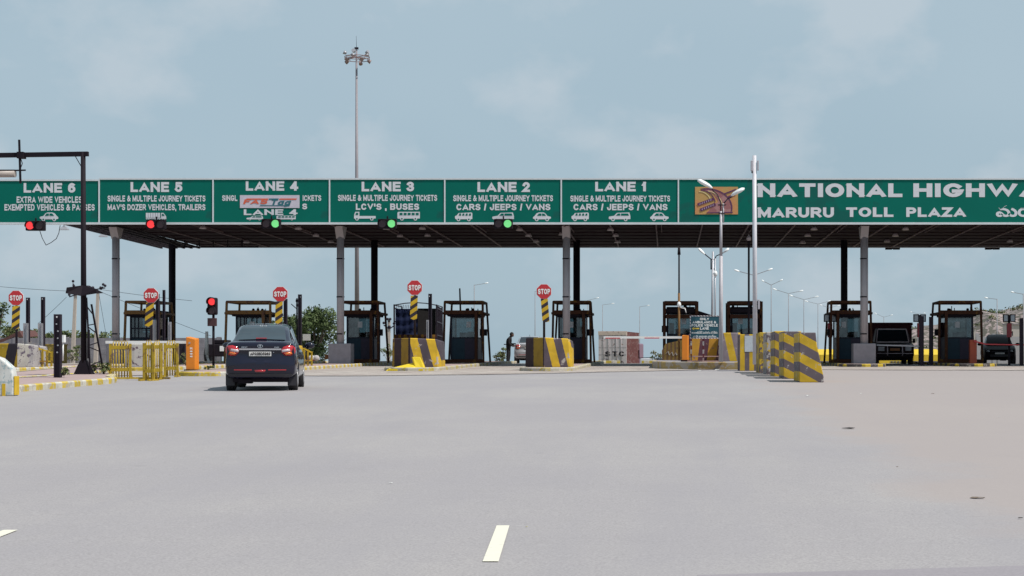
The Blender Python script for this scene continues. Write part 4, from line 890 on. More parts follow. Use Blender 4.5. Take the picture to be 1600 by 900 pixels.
b = MB(); b.box(a.X(-40), a.X(27), -.18, -.0, a.Z(267), a.Z(266)); b.build('camera_shade', M_dark, t)
b = MB(); x0, x1, zz = a.X(109), a.X(154), a.Z(452)
b.add([(x0, -.35, a.Z(459)), (x0 + .03, -.35, a.Z(450)), (0, -.1, a.Z(446)), (x1, -.2, a.Z(452)), (x1, -.2, a.Z(459)), (0, -.25, a.Z(463)), (x0, .5, a.Z(457)), (x1, .5, a.Z(457)), (0, .5, a.Z(445))], [(0, 5, 2, 1), (5, 4, 3, 2), (1, 2, 8, 6), (2, 3, 7, 8), (0, 6, 7, 4, 5), (0, 1, 6), (3, 4, 7)]); b.build('rain_hood', M_dark, t)
b = MB()
P = [(a.X(141), .1, a.Z(475)), (a.X(158), .25, .0)]; Q = [(a.X(137), -.1, a.Z(465)), (a.X(143), -.1, .0)]
b.beam(*P, .045); b.beam(*Q, .04); 
for k in range(7):
    u = .15 + k * .13; p = [P[0][i] + (P[1][i] - P[0][i]) * u for i in range(3)]; q = [Q[0][i] + (Q[1][i] - Q[0][i]) * (u + (.08 if k % 2 else -.03)) for i in range(3)]; b.beam(p, q, .025)
b.box(a.X(138), a.X(141), -.1, -.02, a.Z(560), a.Z(515)); b.build('ladder_brace', M_dark, t)
# camera on hood, small box on the thin pipe
b = MB(); b.box(-.05, .05, -.08, .08, 0, .2); b.tube((0, 0, -.5), (0, 0, 0), .02); o = b.build('sensor_box', M_lampw); aa = At(98.5, 47, z=(VY - 535) / (F / 47)); o.location = aa.loc; o.parent = None; tag(o, 'small white box on a thin stem right of the stout channel post', 'sensor box')

# ---------------------------------------------------------------- ambulance sign
a = At(1101, 66.5, lift=.30); t = thing('ambulance_sign', 'teal sign on striped posts reading ONLY AMBULANCE & POLICE VEHICLE LANE', 'sign', a.loc)
b = MB(); b.box(a.X(1079), a.X(1124), 0, .03, a.Z(528), a.Z(494)); b.build('panel', mat('sign_teal', (.012, .075, .105), .5, var=.2), t)
dz_ = stripes('dashed_rim', (.60, .58, .60), (.14, .09, .12), (1, 0, 1), .115, duty=.6)
b = MB(); xa, xb, za, zb_ = a.X(1078), a.X(1125), a.Z(529), a.Z(493)
b.box(xa, xb, -.012, .035, zb_ - .035, zb_); b.box(xa, xb, -.012, .035, za, za + .035); b.box(xa, xa + .035, -.01, .034, za + .035, zb_ - .035); b.box(xb - .035, xb, -.01, .034, za + .035, zb_ - .035); b.build('rim', dz_, t)
for s_, x0, x1, y0, y1 in (('ONLY', 1093.5, 1108, 496.5, 500.3), ('AMBULANCE &', 1082, 1119, 501.5, 505.3), ('POLICE VEHICLE', 1080.5, 1121.5, 506.3, 510.3), ('LANE', 1094, 1107.5, 511, 515.2)): lettering(s_, a.X(x0), a.X(x1), a.Z(y1), a.Z(y0), -.004, M_lit, t, .035)
lettering('\u0c05\u0c02\u0c2c\u0c41\u0c32\u0c46\u0c28\u0c4d\u0c38\u0c4d \u0c2e\u0c30\u0c3f\u0c2f\u0c41 \u0c2a\u0c4b\u0c32\u0c40\u0c38\u0c41', a.X(1080.5), a.X(1121), a.Z(521.3), a.Z(517.3), -.004, M_lit, t, .03)
lettering('\u0c35\u0c3e\u0c39\u0c28\u0c2e\u0c41\u0c32 \u0c2e\u0c3e\u0c30\u0c4d\u0c17\u0c02', a.X(1083), a.X(1119), a.Z(527), a.Z(523.3), -.004, M_lit, t, .03)
b = MB(); b.prism([(a.X(1081), a.Z(513.5)), (a.X(1084.5), a.Z(516)), (a.X(1084.5), a.Z(514.3)), (a.X(1092.5), a.Z(514.3)), (a.X(1092.5), a.Z(512.3)), (a.X(1084.5), a.Z(512.3)), (a.X(1084.5), a.Z(511))], -.012, 0); b.build('arrow', mat('arrow_yellow', (.6, .42, .05), .5), t)
pm = stripes('post_bands', (.55, .52, .52), (.16, .03, .04), (0, 0, 1), .32, duty=.5, peel=(.25, .2, .18), amt=.2)
for px in (1080, 1099, 1124): b = MB(); b.tube((a.X(px), .07, 0), (a.X(px), .07, a.Z(496)), .03, .03, 8); b.build('post', pm, t)
b = MB(); b.box(a.X(1076), a.X(1123), .05, .09, a.Z(557.5), a.Z(556)); b.box(a.X(1074), a.X(1130), -.1, .3, 0, .05); b.build('cross_rail', mat('rail_pinkish', (.35, .22, .2), .7), t)
# fence panel with scrawled white marks in front of the portal booth
a = At(1050.5, 74, lift=.30); t = thing('board_fence', 'ochre board fence with scratched white marks below the left boom, before the portal booth', 'fence', a.loc)
b = MB(); b.prism([(a.X(1035), 0), (a.X(1067), 0), (a.X(1067), a.Z(531)), (a.X(1040), a.Z(537)), (a.X(1034), a.Z(548))][::-1], 0, .06); b.build('board', stripes('board_slats', (.20, .12, .02), (.12, .06, .02), (1, 0, 0), .17, duty=.5, peel=(.07, .04, .02), amt=.3), t)
b = MB(); zz = [(1040, 553), (1044, 549), (1046, 555), (1050, 550), (1052, 556), (1056, 551), (1057, 555), (1062, 550)]
for p, q in zip(zz, zz[1:]): b.beam((a.X(p[0]), -.012, a.Z(p[1])), (a.X(q[0]), -.012, a.Z(q[1])), .03, .01)
b.build('scratch', mat('chalk', (.4, .36, .32), .9), t)
# yellow broken barrier pieces by the striped block
x, y = unproj(643, 575); t = thing('broken_barrier', 'bright yellow broken barrier pieces lying against the striped concrete block', 'broken barrier', ((646 - VX) * 62.2 / F, 62.2, G(x, 62.2) + .02))
YB = mat('bright_yellow_paint', (.62, .45, .01), .7, var=.15); b = MB()
b.add([(-.05, .6, .0), (.42, .5, .0), (.40, .1, .0), (.08, .1, .0), (-.18, .75, .5), (.10, .7, .50), (.2, .35, .5), (-.1, .4, .5)], [(0, 1, 5, 4), (1, 2, 6, 5), (2, 3, 7, 6), (3, 0, 4, 7), (4, 5, 6, 7)]); b.build('leaning_piece', YB, t, bevel=.02)
b = MB(); b.add([(-1.0, 0, 0), (.15, -.05, 0), (.1, .7, 0), (-.7, .8, 0), (-.9, .1, .08), (.0, 0, .12), (-.05, .6, .30), (-.5, .7, .2)], [(0, 1, 5, 4), (1, 2, 6, 5), (2, 3, 7, 6), (3, 0, 4, 7), (4, 5, 6, 7)]); b.box(-.9, .35, -.1, -.02, 0, .07); b.build('fallen_piece', YB, t)
# ---------------------------------------------------------------- poles and lamps
def head(b, p, q, w, th, mi=0):
    """streamlined lamp head from p to q"""
    p = Vector(p); q = Vector(q); n = 6
    d = (q - p); up = Vector((0, -.15, 1)).normalized(); side = d.cross(up).normalized()
    v = []; prof = [(.0, .35), (.18, .8), (.5, 1), (.8, .95), (1, .45)]
    for u, k in prof:
        c = p + d * u
        for i in range(8): t_ = 2 * math.pi * i / 8; v.append(c + side * math.cos(t_) * w / 2 * k + up * math.sin(t_) * th / 2 * k * (1 if math.sin(t_) > 0 else .5))
    m = len(prof); b.add(v, [(l * 8 + i, l * 8 + (i + 1) % 8, (l + 1) * 8 + (i + 1) % 8, (l + 1) * 8 + i) for l in range(m - 1) for i in range(8)] + [list(range(8))[::-1], [8 * (m - 1) + i for i in range(8)]], mi, True)
# white camera pole
a = At(1180, 62, lift=0.25); t = thing('camera_pole', 'tall slim white pole with panel boxes at its top, rising past the wide highway sign', 'pole', a.loc)
b = MB(); b.tube((0, 0, 0), (-.03, 0, a.Z(243)), .088, .072, 14); b.build('pole', mat('pole_white', (.50, .49, .53), .45, var=.08), t)
for x0, x1, y0, y1 in ((1173, 1176.5, 251, 267), (1183, 1185.5, 251, 266), (1177, 1179, 469, 483), (1184, 1187, 468, 483)):
    b = MB(); b.box(a.X(x0), a.X(x1), -.08, .12, a.Z(y1), a.Z(y0)); b.build('antenna_panel', mat('panel_grey', (.38, .36, .40), .5), t, bevel=.01)
b = MB(); b.ball((a.X(1176), 0, a.Z(269)), .05, 8); b.build('camera_dome', M_dark, t)
# double-headed street lamp in front of the emblem
a = At(1126.5, 66, lift=.3); t = thing('street_lamp', 'grey street lamp with two upswept heads in front of the ochre emblem board', 'street lamp', a.loc)
b = MB(); b.tube((0, 0, 0), (0, 0, a.Z(400)), .082, .07, 12); b.tube((0, 0, a.Z(400)), (0, 0, a.Z(330)), .058, .045, 12); b.tube((.09, 0, a.Z(348)), (.09, 0, a.Z(318)), .03, .03, 8); b.build('pole', mat('lamp_pole_grey', (.38, .36, .39), .5, var=.15), t)
b = MB(); zt = a.Z(316)
b.path([(0, 0, a.Z(332)), (-.02, 0, a.Z(316)), (-.12, 0, a.Z(305)), (-.3, 0, a.Z(298)), (a.X(1112), 0, a.Z(293))], .022, 8)
b.path([(.05, 0, a.Z(332)), (.1, 0, a.Z(318)), (.25, 0, a.Z(311)), (a.X(1144), 0, a.Z(307))], .022, 8); b.box(-.12, .2, -.05, .05, a.Z(321), a.Z(319.5)); b.box(-.1, .15, -.05, .05, a.Z(334), a.Z(332.5)); b.build('arm', M_dk2, t)
b = MB(); head(b, (a.X(1113), 0, a.Z(294)), (a.X(1090), -.1, a.Z(283)), .34, .26); b.build('lamp_head', M_lampw, t)
b = MB(); head(b, (a.X(1142), 0, a.Z(306)), (a.X(1163), -.1, a.Z(296)), .36, .24); b.build('lamp_head', M_lampw, t)
# pair of lamps and a camera pole farther back
a = At(1112, 100, z=G(3, 100)); t = thing('street_lamp', 'grey street lamp with one white head pointing left, seen below the canopy', 'street lamp', a.loc)
b = MB(); b.tube((0, 0, 0), (a.X(1114), 0, a.Z(393)), .085, .06, 8); b.build('pole', M_galv, t)
b = MB(); b.path([(a.X(1111), 0, a.Z(420)), (a.X(1111), 0, a.Z(405)), (a.X(1101), 0, a.Z(397))], .035, 6); b.box(a.X(1110), a.X(1117), -.05, .05, a.Z(406), a.Z(404.6)); b.box(a.X(1110), a.X(1117), -.05, .05, a.Z(421), a.Z(419.6)); b.build('arm', M_dk2, t)
b = MB(); head(b, (a.X(1101.5), 0, a.Z(397.5)), (a.X(1091), 0, a.Z(389)), .4, .26); b.build('lamp_head', M_lampw, t)
a = At(1117.5, 98, z=G(3, 98)); t = thing('street_lamp', 'thin street lamp with a white dome camera halfway up and its head pointing right', 'street lamp', a.loc)
b = MB(); b.tube((0, 0, 0), (0, 0, a.Z(404)), .05, .04, 8); b.build('pole', M_galv, t)
b = MB(); b.path([(0, 0, a.Z(404)), (a.X(1119), 0, a.Z(400)), (a.X(1126), 0, a.Z(397)), (a.X(1130), 0, a.Z(395))], .03, 6); b.build('arm', M_dk2, t)
b = MB(); head(b, (a.X(1130), 0, a.Z(395)), (a.X(1139), 0, a.Z(389)), .4, .24); b.build('lamp_head', M_lampw, t)
b = MB(); b.ball((0, -.12, a.Z(428)), .13, 10, sc=(1, 1, 1.3)); b.box(-.06, .06, -.1, 0, a.Z(425), a.Z(422)); b.build('dome_camera', M_lampw, t)
# black poles
a = At(1061, 73, lift=.3); t = thing('camera_pole', 'black pole with ochre lower half and cable knot beside the portal booth', 'pole', a.loc)
b = MB(); b.tube((0, 0, a.Z(470)), (0, 0, a.Z(395)), .035, .035, 8); b.tube((0, 0, a.Z(398)), (0, 0, a.Z(387)), .07, .05, 8); b.build('upper_pole', M_dark, t)
b = MB(); b.tube((0, 0, 0), (0, 0, a.Z(458)), .05, .05, 8); b.build('lower_pole', M_ochre, t)
b = MB(); b.ball((0, -.05, a.Z(476)), .09, 8, sc=(1, 1, 1.4)); b.path([(0, -.05, a.Z(477)), (.08, -.05, a.Z(481)), (.25, -.05, a.Z(482)), (.3, -.02, a.Z(489))], .02, 5); b.build('cable_knot', M_lampw, t)
a = At(1170, 76, lift=.3); t = thing('camera_pole', 'thin black pole with a small round camera on top, just left of the white pole', 'pole', a.loc)
b = MB(); b.tube((0, 0, 0), (0, 0, a.Z(376)), .045, .045, 8); b.build('pole', M_dark, t)
b = MB(); b.ball((0, 0, a.Z(372.5)), .11, 10, sc=(1, 1, 1.1)); b.tube((0, 0, a.Z(370)), (0, 0, a.Z(365)), .04, .01, 6); b.build('camera', mat('camera_grey', (.28, .24, .25), .4), t)
a = At(715, 81, lift=IH); b = MB(); b.tube((.02, 1, 2.3), (-.02, 1, a.Z(449)), .045, .035, 8); b.build('aerial', M_dark).location = a.loc
bpy.data.objects['aerial'].name = 'aerial_rod'; tag(bpy.data.objects['aerial_rod'], 'dark rod rising above the booth that stands clear in the middle', 'rod')

def far_lamp(px, py_top, d, arms, label, py_pole=None, r=.07, grp='far street lamps'):
    """arms: list of (px_tip, py_tip)"""
    g = G((px - VX) * d / F, d); a = At(px, d, z=g); t = thing('street_lamp', label, 'street lamp', a.loc, group=grp)
    b = MB(); b.tube((0, 0, 0), (0, 0, a.Z(py_top)), r * 1.0, r * .6, 8)
    b.build('pole', mat('far_pole_grey', (.20, .20, .22), .6), t); c = MB(); hd = MB()
    for tx, ty in arms:
        tip = Vector((a.X(tx), 0, a.Z(ty))); rt = Vector((0, 0, a.Z(py_top) - .05)); k = rt + (tip - rt) * .72; c.beam(rt, k, .05, .05); head(hd, k, tip, .26, .17)
    c.build('arm', M_galv, t); hd.build('lamp_head', M_lampw, t)
far_lamp(1178, 429, 120, [(1147, 422), (1207, 420)], 'double street lamp partly hidden by the tall white pole')
for i, (px, pt, d, arms, lab) in enumerate([(1205, 444.5, 150, [(1190, 438), (1223, 437)], 'nearest complete double street lamp right of the white pole'), (1232, 458, 175, [(1207, 451), (1255, 454)], 'second double street lamp in the receding row, between the barriers and the canopy'),
    (1256, 467.5, 205, [(1233, 461), (1279, 463)], 'third double street lamp in the receding row'), (1278, 474.5, 240, [(1257, 470), (1298, 470)], 'fourth double street lamp in the receding row'), (1295, 480.5, 280, [(1281, 476), (1312, 477)], 'last visible double street lamp left of the booth beside the maroon truck'),
    (1381, 495, 300, [(1366, 489), (1395, 492)], 'faint double street lamp just above the maroon truck'), (1434, 490, 320, [(1422, 487), (1446, 489)], 'faint double street lamp above the post right of the maroon truck')]):
    far_lamp(px, pt, d, arms, lab, r=.05 + .006 * i)
far_lamp(741, 445, 190, [(763, 442)], 'single street lamp pointing right, above the middle booth')
far_lamp(836, 455, 230, [(842, 454)], 'thin street lamp behind the stop sign right of the middle')
far_lamp(918, 469, 260, [(936, 465)], 'single street lamp just right of the dark rear column near the middle')
far_lamp(941.5, 476, 270, [(960, 474)], 'single street lamp rising left above the white container')
far_lamp(999.5, 479, 270, [(1015, 477)], 'single street lamp rising right of the white container')
far_lamp(1558, 467, 180, [(1538, 465)], 'single street lamp pointing left above the hill, right of the rightmost booth')
far_lamp(1599, 459, 160, [(1579, 456)], 'single street lamp pointing left at the right edge of the picture')

# high mast
a = At(558, 140, z=-.9); t = thing('high_mast_light', 'very tall grey mast with a ring of floodlights rising behind the lane signs', 'high mast', a.loc)
b = MB(); b.tube((0, 0, 0), (-.05, 0, a.Z(78)), .22, .075, 14); b.build('mast', mat('mast_grey', (.20, .18, .20), .5, var=.2, scale=2), t)
b = MB(); b.tube((-.05, 0, a.Z(78)), (-.07, 0, a.Z(56)), .02, .01, 6); b.box(-.2, .1, -.1, .1, a.Z(77), a.Z(74)); b.build('lightning_rod', M_dk2, t)
b = MB(); zc = a.Z(89); n = 16; rr = 1.0
b.path([(rr * math.cos(2 * math.pi * i / n), rr * math.sin(2 * math.pi * i / n), zc) for i in range(n + 1)], .03, 5); b.path([(rr * math.cos(2 * math.pi * i / n), rr * math.sin(2 * math.pi * i / n), zc - .22) for i in range(n + 1)], .03, 5)
for i in range(8): q = math.pi * i / 4; b.beam((0, 0, zc), (rr * math.cos(q), rr * math.sin(q), zc), .035); b.beam((rr * math.cos(q), rr * math.sin(q), zc - .22), (rr * math.cos(q), rr * math.sin(q), zc), .035)
b.build('lamp_ring', mat('ring_reddish', (.20, .12, .12), .6), t)
for i in range(10):
    q = 2 * math.pi * (i + .35) / 10; c = Vector((rr * .95 * math.cos(q), rr * math.sin(q), zc + (.30 if i % 2 else -.32))); o = Vector((math.cos(q), math.sin(q), -.5 if i % 2 == 0 else .45)).normalized()
    b = MB(); b.tube(c - o * .12, c + o * .14, .10, .17, 8); b.build('floodlight', M_galv if i % 2 else mat('flood_brown', (.25, .17, .16), .5), t)

# ---------------------------------------------------------------- utility poles and wires on the left
def util(px0, px1, top, d, label, arms):
    a = At(px0, d, z=0.1); t = thing('utility_pole', label, 'utility pole', a.loc, group='leaning concrete utility poles')
    b = MB(); b.beam((0, 0, 0), (a.X(px1), 0, a.Z(top)), .26, .22, w2=.17); b.build('pole', mat('pole_concrete', (.40, .34, .29), .8, var=.15), t)
    b = MB()
    for (xa, ya, xb, yb) in arms: b.beam((a.X(xa), -.1, a.Z(ya)), (a.X(xb), -.1, a.Z(yb)), .07)
    for (xa, ya, xb, yb) in arms: b.ball((a.X(xa), -.1, a.Z(ya) + .15), .10, 6); b.ball((a.X(xb), -.1, a.Z(yb) + .15), .10, 6)
    b.build('cross_arm', M_dk2, t)
util(113.5, 118, 457, 118, 'leaning concrete utility pole left of the gantry post', [(109, 464, 124, 459), (115, 443, 116, 450)])
util(149.5, 153, 456, 118, 'leaning concrete utility pole right of the gantry post', [(146, 453, 165, 450), (158, 453, 162, 448)])
util(607, 608, 500, 120, 'small wooden utility pole with cross arms between the columns and the blue truck', [(600, 508, 608, 514), (609, 514, 616, 509), (606, 502, 610, 502)])
util(477, 478, 468, 100, 'thin utility pole with insulators right of the dark sedan', [(473, 477, 477, 481), (477, 472, 481, 476)]) if False else None
b = MB()
def wire(x0, y0, x1, y1, d, sag=6, n=14):
    P = []
    for i in range(n + 1): u = i / n; P.append((((x0 + (x1 - x0) * u) - VX) * d / F, d, (VY - (y0 + (y1 - y0) * u + sag * 4 * u * (1 - u))) * d / F))
    return MB().path(P, .012, 4)
for k, (w, lab) in enumerate([((-20, 446, 112, 455, 118, 1), 'power line from the left edge to the left utility pole'), ((104, 464, 60, 505, 118, 1), 'power line sloping down left of the left utility pole'),
    ((155, 455, 330, 525, 118, 1), 'power line sloping down right from the right utility pole'), ((155, 452, 300, 470, 118, 1), 'upper power line running right behind the stop sign'), ((155, 462, 166, 525, 118, 0), 'stay wire of the right utility pole')]):
    o = wire(*w).build('power_line', M_dark); tag(o, lab, 'wire', 'power lines on the left')
# thin pole with arms right of the sedan
a = At(464, 90, lift=0); b = MB(); b.tube((0, 0, 0), (0, 0, a.Z(466)), .04, .04, 6); b.beam((a.X(455), 0, a.Z(475)), (0, 0, a.Z(483)), .04); b.box(-.06, .06, -.05, .05, a.Z(472), a.Z(468)); b.box(-.04, .06, -.05, .05, a.Z(479), a.Z(475)); o = b.build('aerial_rod', M_dk2); o.location = a.loc; tag(o, 'thin rod with slanting arms above the right side of the sedan', 'rod')
# white bent pipe behind the traffic light
a = At(323, 80, lift=0); b = MB(); b.tube((0, 0, .5), (0, 0, a.Z(518)), .10, .07, 10); b.path([(0, 0, .55), (.05, 0, .35), (.15, -.1, .1)], .06, 8); o = b.build('white_pipe', mat('pipe_white', (.6, .58, .56), .6)); o.location = a.loc; tag(o, 'white upright pipe between the orange cabinet and the traffic light', 'pipe')
# small white board near the tree
a = At(478.5, 95, z=.05); t = thing('notice_board', 'small white notice board on a post before the round tree', 'sign', a.loc)
b = MB(); b.box(a.X(473), a.X(485), 0, .03, a.Z(532), a.Z(522)); b.build('board', mat('board_white', (.5, .5, .48), .6), t); b = MB(); b.tube((0, .04, 0), (0, .04, a.Z(524)), .03); b.build('post', M_dk2, t)
# sacks and crates by the tree
a = At(488, 97, z=.07); t = thing('goods_pile', 'small pile of red and white sacks beside the yellow paling', 'goods pile', a.loc)
r = random.Random(4)
for k, (c, nm) in enumerate([((.35, .05, .06), 'sack'), ((.5, .47, .45), 'sack'), ((.32, .06, .08), 'sack'), ((.4, .38, .38), 'sack')]):
    b = MB(); b.ball((-.18 + .13 * k, r.uniform(0, .2), .18 + .12 * (k % 2)), .2, 10, sc=(1, .8, .9)); b.build(nm, mat('sack_%s' % 'red white dull grey'.split()[k], c, .9, var=.3, scale=12), t)
a = At(511, 92, z=.05); t = thing('plastic_chair', 'small orange chair near the plinth of the second grey column', 'chair', a.loc); MO = mat('chair_orange', (.5, .2, .08), .6)
b = MB(); b.box(-.15, .15, -.15, .15, .25, .29); b.build('seat', MO, t); b = MB(); b.box(-.15, .15, .13, .16, .29, .5); b.build('backrest', MO, t)
for q in ((-1, -1), (1, -1), (-1, 1), (1, 1)): b = MB(); b.beam((q[0] * .15, q[1] * .15, 0), (q[0] * .13, q[1] * .13, .25), .03); b.build('leg', MO, t)

# ---------------------------------------------------------------- walls
a = At(150, 122, z=.1); b = MB(); wl = MB()
wx0, wx1 = a.X(-60), a.X(345); wl.box(wx0, wx1, 0, .25, -1.5, a.Z(528)); k = wx0
while k < wx1: wl.box(k, k + .3, -.04, .28, -1.5, a.Z(526.5)); k += 3.6
o = wl.build('boundary_wall', stripes('wall_blocks', (.21, .195, .215), (.16, .145, .16), (0, 0, 1), .32, duty=.93, peel=(.26, .23, .22), amt=.2, pscale=1.2)); o.location = a.loc; tag(o, 'long grey boundary wall behind the plaza on the left', 'wall')
a = At(1560, 200, z=G(38, 200)); b = MB(); x0, x1 = a.X(1525), a.X(1680); b.box(x0, x1, 0, .25, 0, a.Z(526)); k = x0
while k < x1: b.box(k, k + .35, -.05, .3, 0, a.Z(521)); k += 1.9
o = b.build('boundary_wall', mat('pale_wall', (.32, .31, .33), .8, var=.2)); o.location = a.loc; tag(o, 'pale wall with posts at the foot of the hill on the right', 'wall')
# low shed with rusty roof behind the leftmost stop sign
a = At(15, 100, z=.1); t = thing('shed', 'low shed with a sagging rusty roof behind the leftmost stop sign', 'shed', a.loc)
b = MB(); b.add([(a.X(-30), 0, a.Z(540)), (a.X(8), 0, a.Z(528)), (a.X(30), 0, a.Z(517)), (a.X(36), 0, a.Z(527)), (a.X(20), 0, a.Z(526)), (a.X(5), 0, a.Z(534)), (a.X(-30), 0, a.Z(544)), (a.X(-30), 2.5, a.Z(534)), (a.X(8), 2.5, a.Z(522)), (a.X(30), 2.5, a.Z(515)), (a.X(38), 2.5, a.Z(524))], [(0, 1, 8, 7), (1, 2, 9, 8), (0, 6, 5, 1), (1, 5, 4, 2), (2, 4, 3), (2, 3, 10, 9)]); rr_ = b.build('roof', mat('rusty_sheet', (.09, .035, .03), .8, var=.4), t); s_ = rr_.modifiers.new('s', 'SOLIDIFY'); s_.thickness = .04
b = MB(); b.box(a.X(-25), a.X(20), 1.2, 2.4, 0, a.Z(540)); b.build('wall', M_conc, t)
# parked dark machine behind the traffic light
a = At(338, 98, z=.07); t = thing('parked_tractor', 'dark tractor half hidden left of the sedan behind the traffic light', 'tractor', a.loc)
b = MB(); b.box(-.6, .6, 0, 1.2, .4, 1.1); b.box(-.2, .5, .3, 1.4, 1.1, 1.35); b.build('body', M_dark, t, bevel=.05)
for q in (-.7, .7): b = MB(); b.tube((q - .12, .9, .5), (q + .12, .9, .5), .5, .5, 18); b.build('wheel', M_tyre, t)
b = MB(); b.box(.2, .55, -.02, 0, .7, 1.0); b.build('white_plate', M_lampw, t)

# ---------------------------------------------------------------- vegetation
def leafmat(name, c, v=.45):
    m = mat(name, c, .7, var=v, scale=2.2); b = m.node_tree.nodes['Principled BSDF']
    b.inputs['Subsurface Weight'].default_value = 0; return m
LF = [leafmat('leaf_deep', (.032, .060, .014)), leafmat('leaf_mid', (.060, .090, .022)), leafmat('leaf_olive', (.10, .125, .035)), leafmat('leaf_dry', (.13, .12, .05))]
M_bark = mat('bark', (.12, .09, .07), .9, var=.3)
def crown(parent, centres, n, leaf, mats, seed, name='crown'):
    r = np.random.default_rng(seed); V = []; Fc = []; MI = []
    for (cx, cy, cz, rx, ry, rz) in centres:
        k = max(20, int(n * rx * rz))
        u = r.normal(size=(k, 3)); u /= np.linalg.norm(u, axis=1)[:, None]; u *= (r.random(k) ** .45)[:, None] * (1 + .18 * np.sin(u[:, :1] * 7 + cx) )
        P = u * [rx, ry, rz] + [cx, cy, cz]; base = r.integers(0, len(mats))
        for p in P:
            a_ = r.normal(size=3); a_ /= np.linalg.norm(a_); c = np.cross(a_, r.normal(size=3)); c /= np.linalg.norm(c); s = leaf * r.uniform(.5, 1.3); i = len(V)
            V += [tuple(p - a_ * s), tuple(p + c * s * .45), tuple(p + a_ * s), tuple(p - c * s * .45)]; Fc.append((i, i + 1, i + 2, i + 3)); MI.append(int(base if r.random() < .7 else r.integers(0, len(mats))))
    b = MB(); b.v = V; b.f = [list(f) for f in Fc]; b.m = MI; b.sm = [False] * len(Fc)
    me = bpy.data.meshes.new(name); me.from_pydata(V, [], b.f)
    for m in mats: me.materials.append(m)
    me.polygons.foreach_set('material_index', MI); o = bpy.data.objects.new(name, me); C.objects.link(o); o.parent = parent; return o
def tree(px, d, z, w, h, label, seed, mats=LF[:2], n=260, leaf=.09, name='tree', cat='tree', trunk=True, grp=None, low=.25):
    a = At(px, d, z=z); t = thing(name, label, cat, a.loc, group=grp); r = random.Random(seed); cs = []; st = MB()
    for k in range(int(7 + w * 3)):
        q = r.uniform(0, 2 * math.pi); rr_ = r.uniform(0, .36) * w; zz = h * r.uniform(low, .86); sc = r.uniform(.13, .24) * min(w, h * 1.2) * (1.1 - .4 * zz / h)
        c = (rr_ * math.cos(q) * 1.25, rr_ * math.sin(q), zz); cs.append(c + (sc * 1.2, sc * 1.2, sc * .85))
        st.tube((0, 0, h * .12), (c[0] * .5, c[1] * .5, c[2] * .6), .035 * h / 3, .025 * h / 3, 6); st.tube((c[0] * .5, c[1] * .5, c[2] * .6), c[:3], .025 * h / 3, .01, 5)
    st.tube((0, 0, -.3), (0, 0, h * .35), .05 * h / 2.5, .03 * h / 2.5, 8); st.build('trunk', M_bark, t)
    crown(t, cs, n, leaf, mats, seed); return t
tree(492, 118, 0.1, 4.2, 4.1, 'round dark green tree right of the dark sedan', 3, LF[:2] , 700, .13, low=.15)
tree(452, 122, 0.1, 3.0, 3.6, 'dark green tree just behind the right side of the sedan', 5, LF[:2], 600, .13, low=.15)
tree(-8, 92, 0.1, 2.2, 3.7, 'tree branches reaching in at the left edge above the shed', 9, LF[:3], 420, .11, low=.5)
hd_ = ['bushy scrub behind the leftmost black posts', 'scrub bush behind the wall left of the stout channel post', 'green bush behind the wall at the stout channel post', 'bush behind the wall left of the utility poles', 'bush behind the wall between the two utility poles',
       'drooping green tree behind the wall right of the gantry post', 'low bush behind the wall at the leftmost grey column', 'olive bush at the far left behind the shed']
for i, (px, w, h) in enumerate([(48, 3.2, 2.5), (76, 2.6, 2.2), (103, 2.6, 2.5), (128, 2.8, 2.3), (146, 2.4, 2.3), (160, 2.6, 2.6), (182, 1.8, 2.0), (16, 3.4, 2.8)]):
    tree(px, 128, 0.2, w, h, hd_[i], 20 + i, [LF[1], LF[2], LF[2], LF[3]], 420, .12, 'bush', 'bush', grp='scrub behind the grey wall', low=.35)
for i, (px, d, z, w, h, lab) in enumerate([(120, 112, .1, .9, 1.6, 'small leafy shrub in front of the grey wall by the left utility pole'), (112, 108, .1, .8, .9, 'low shrub at the foot of the left utility pole'), (778, 99, .0, 1.2, .7, 'sparse bush left of the stooping person'), (786, 100, .0, .7, 1.3, 'thin twiggy shrub behind the stooping person'),
    (1030, 100, .0, 1.1, .9, 'dry bush between the container and the board fence'), (606, 104, .05, 1.4, 1.3, 'dark bush behind the striped block left of the blue truck'), (100, 46.2, G(0, 46) + .15, .35, .3, 'tuft of weeds at the foot of the stout channel post'), (152, 50.5, G(0, 50) + .13, .6, .35, 'weeds around the gantry foot'), (163, 50, G(0, 50) + .13, .4, .42, 'weed tuft between the gantry foot and the fence panels'), (326, 57.5, G(0, 57) + .14, .4, .12, 'flat tuft of grass left of the traffic light'), (290, 66, G(0, 66) + .1, .5, .6, 'weeds behind the orange cabinet')]):
    tree(px, d, z, w, h, lab, 50 + i, [LF[2], LF[3], LF[1]], 1500 if w < .7 else 420, .05 if w < .7 else .08, 'shrub', 'shrub', low=.25)
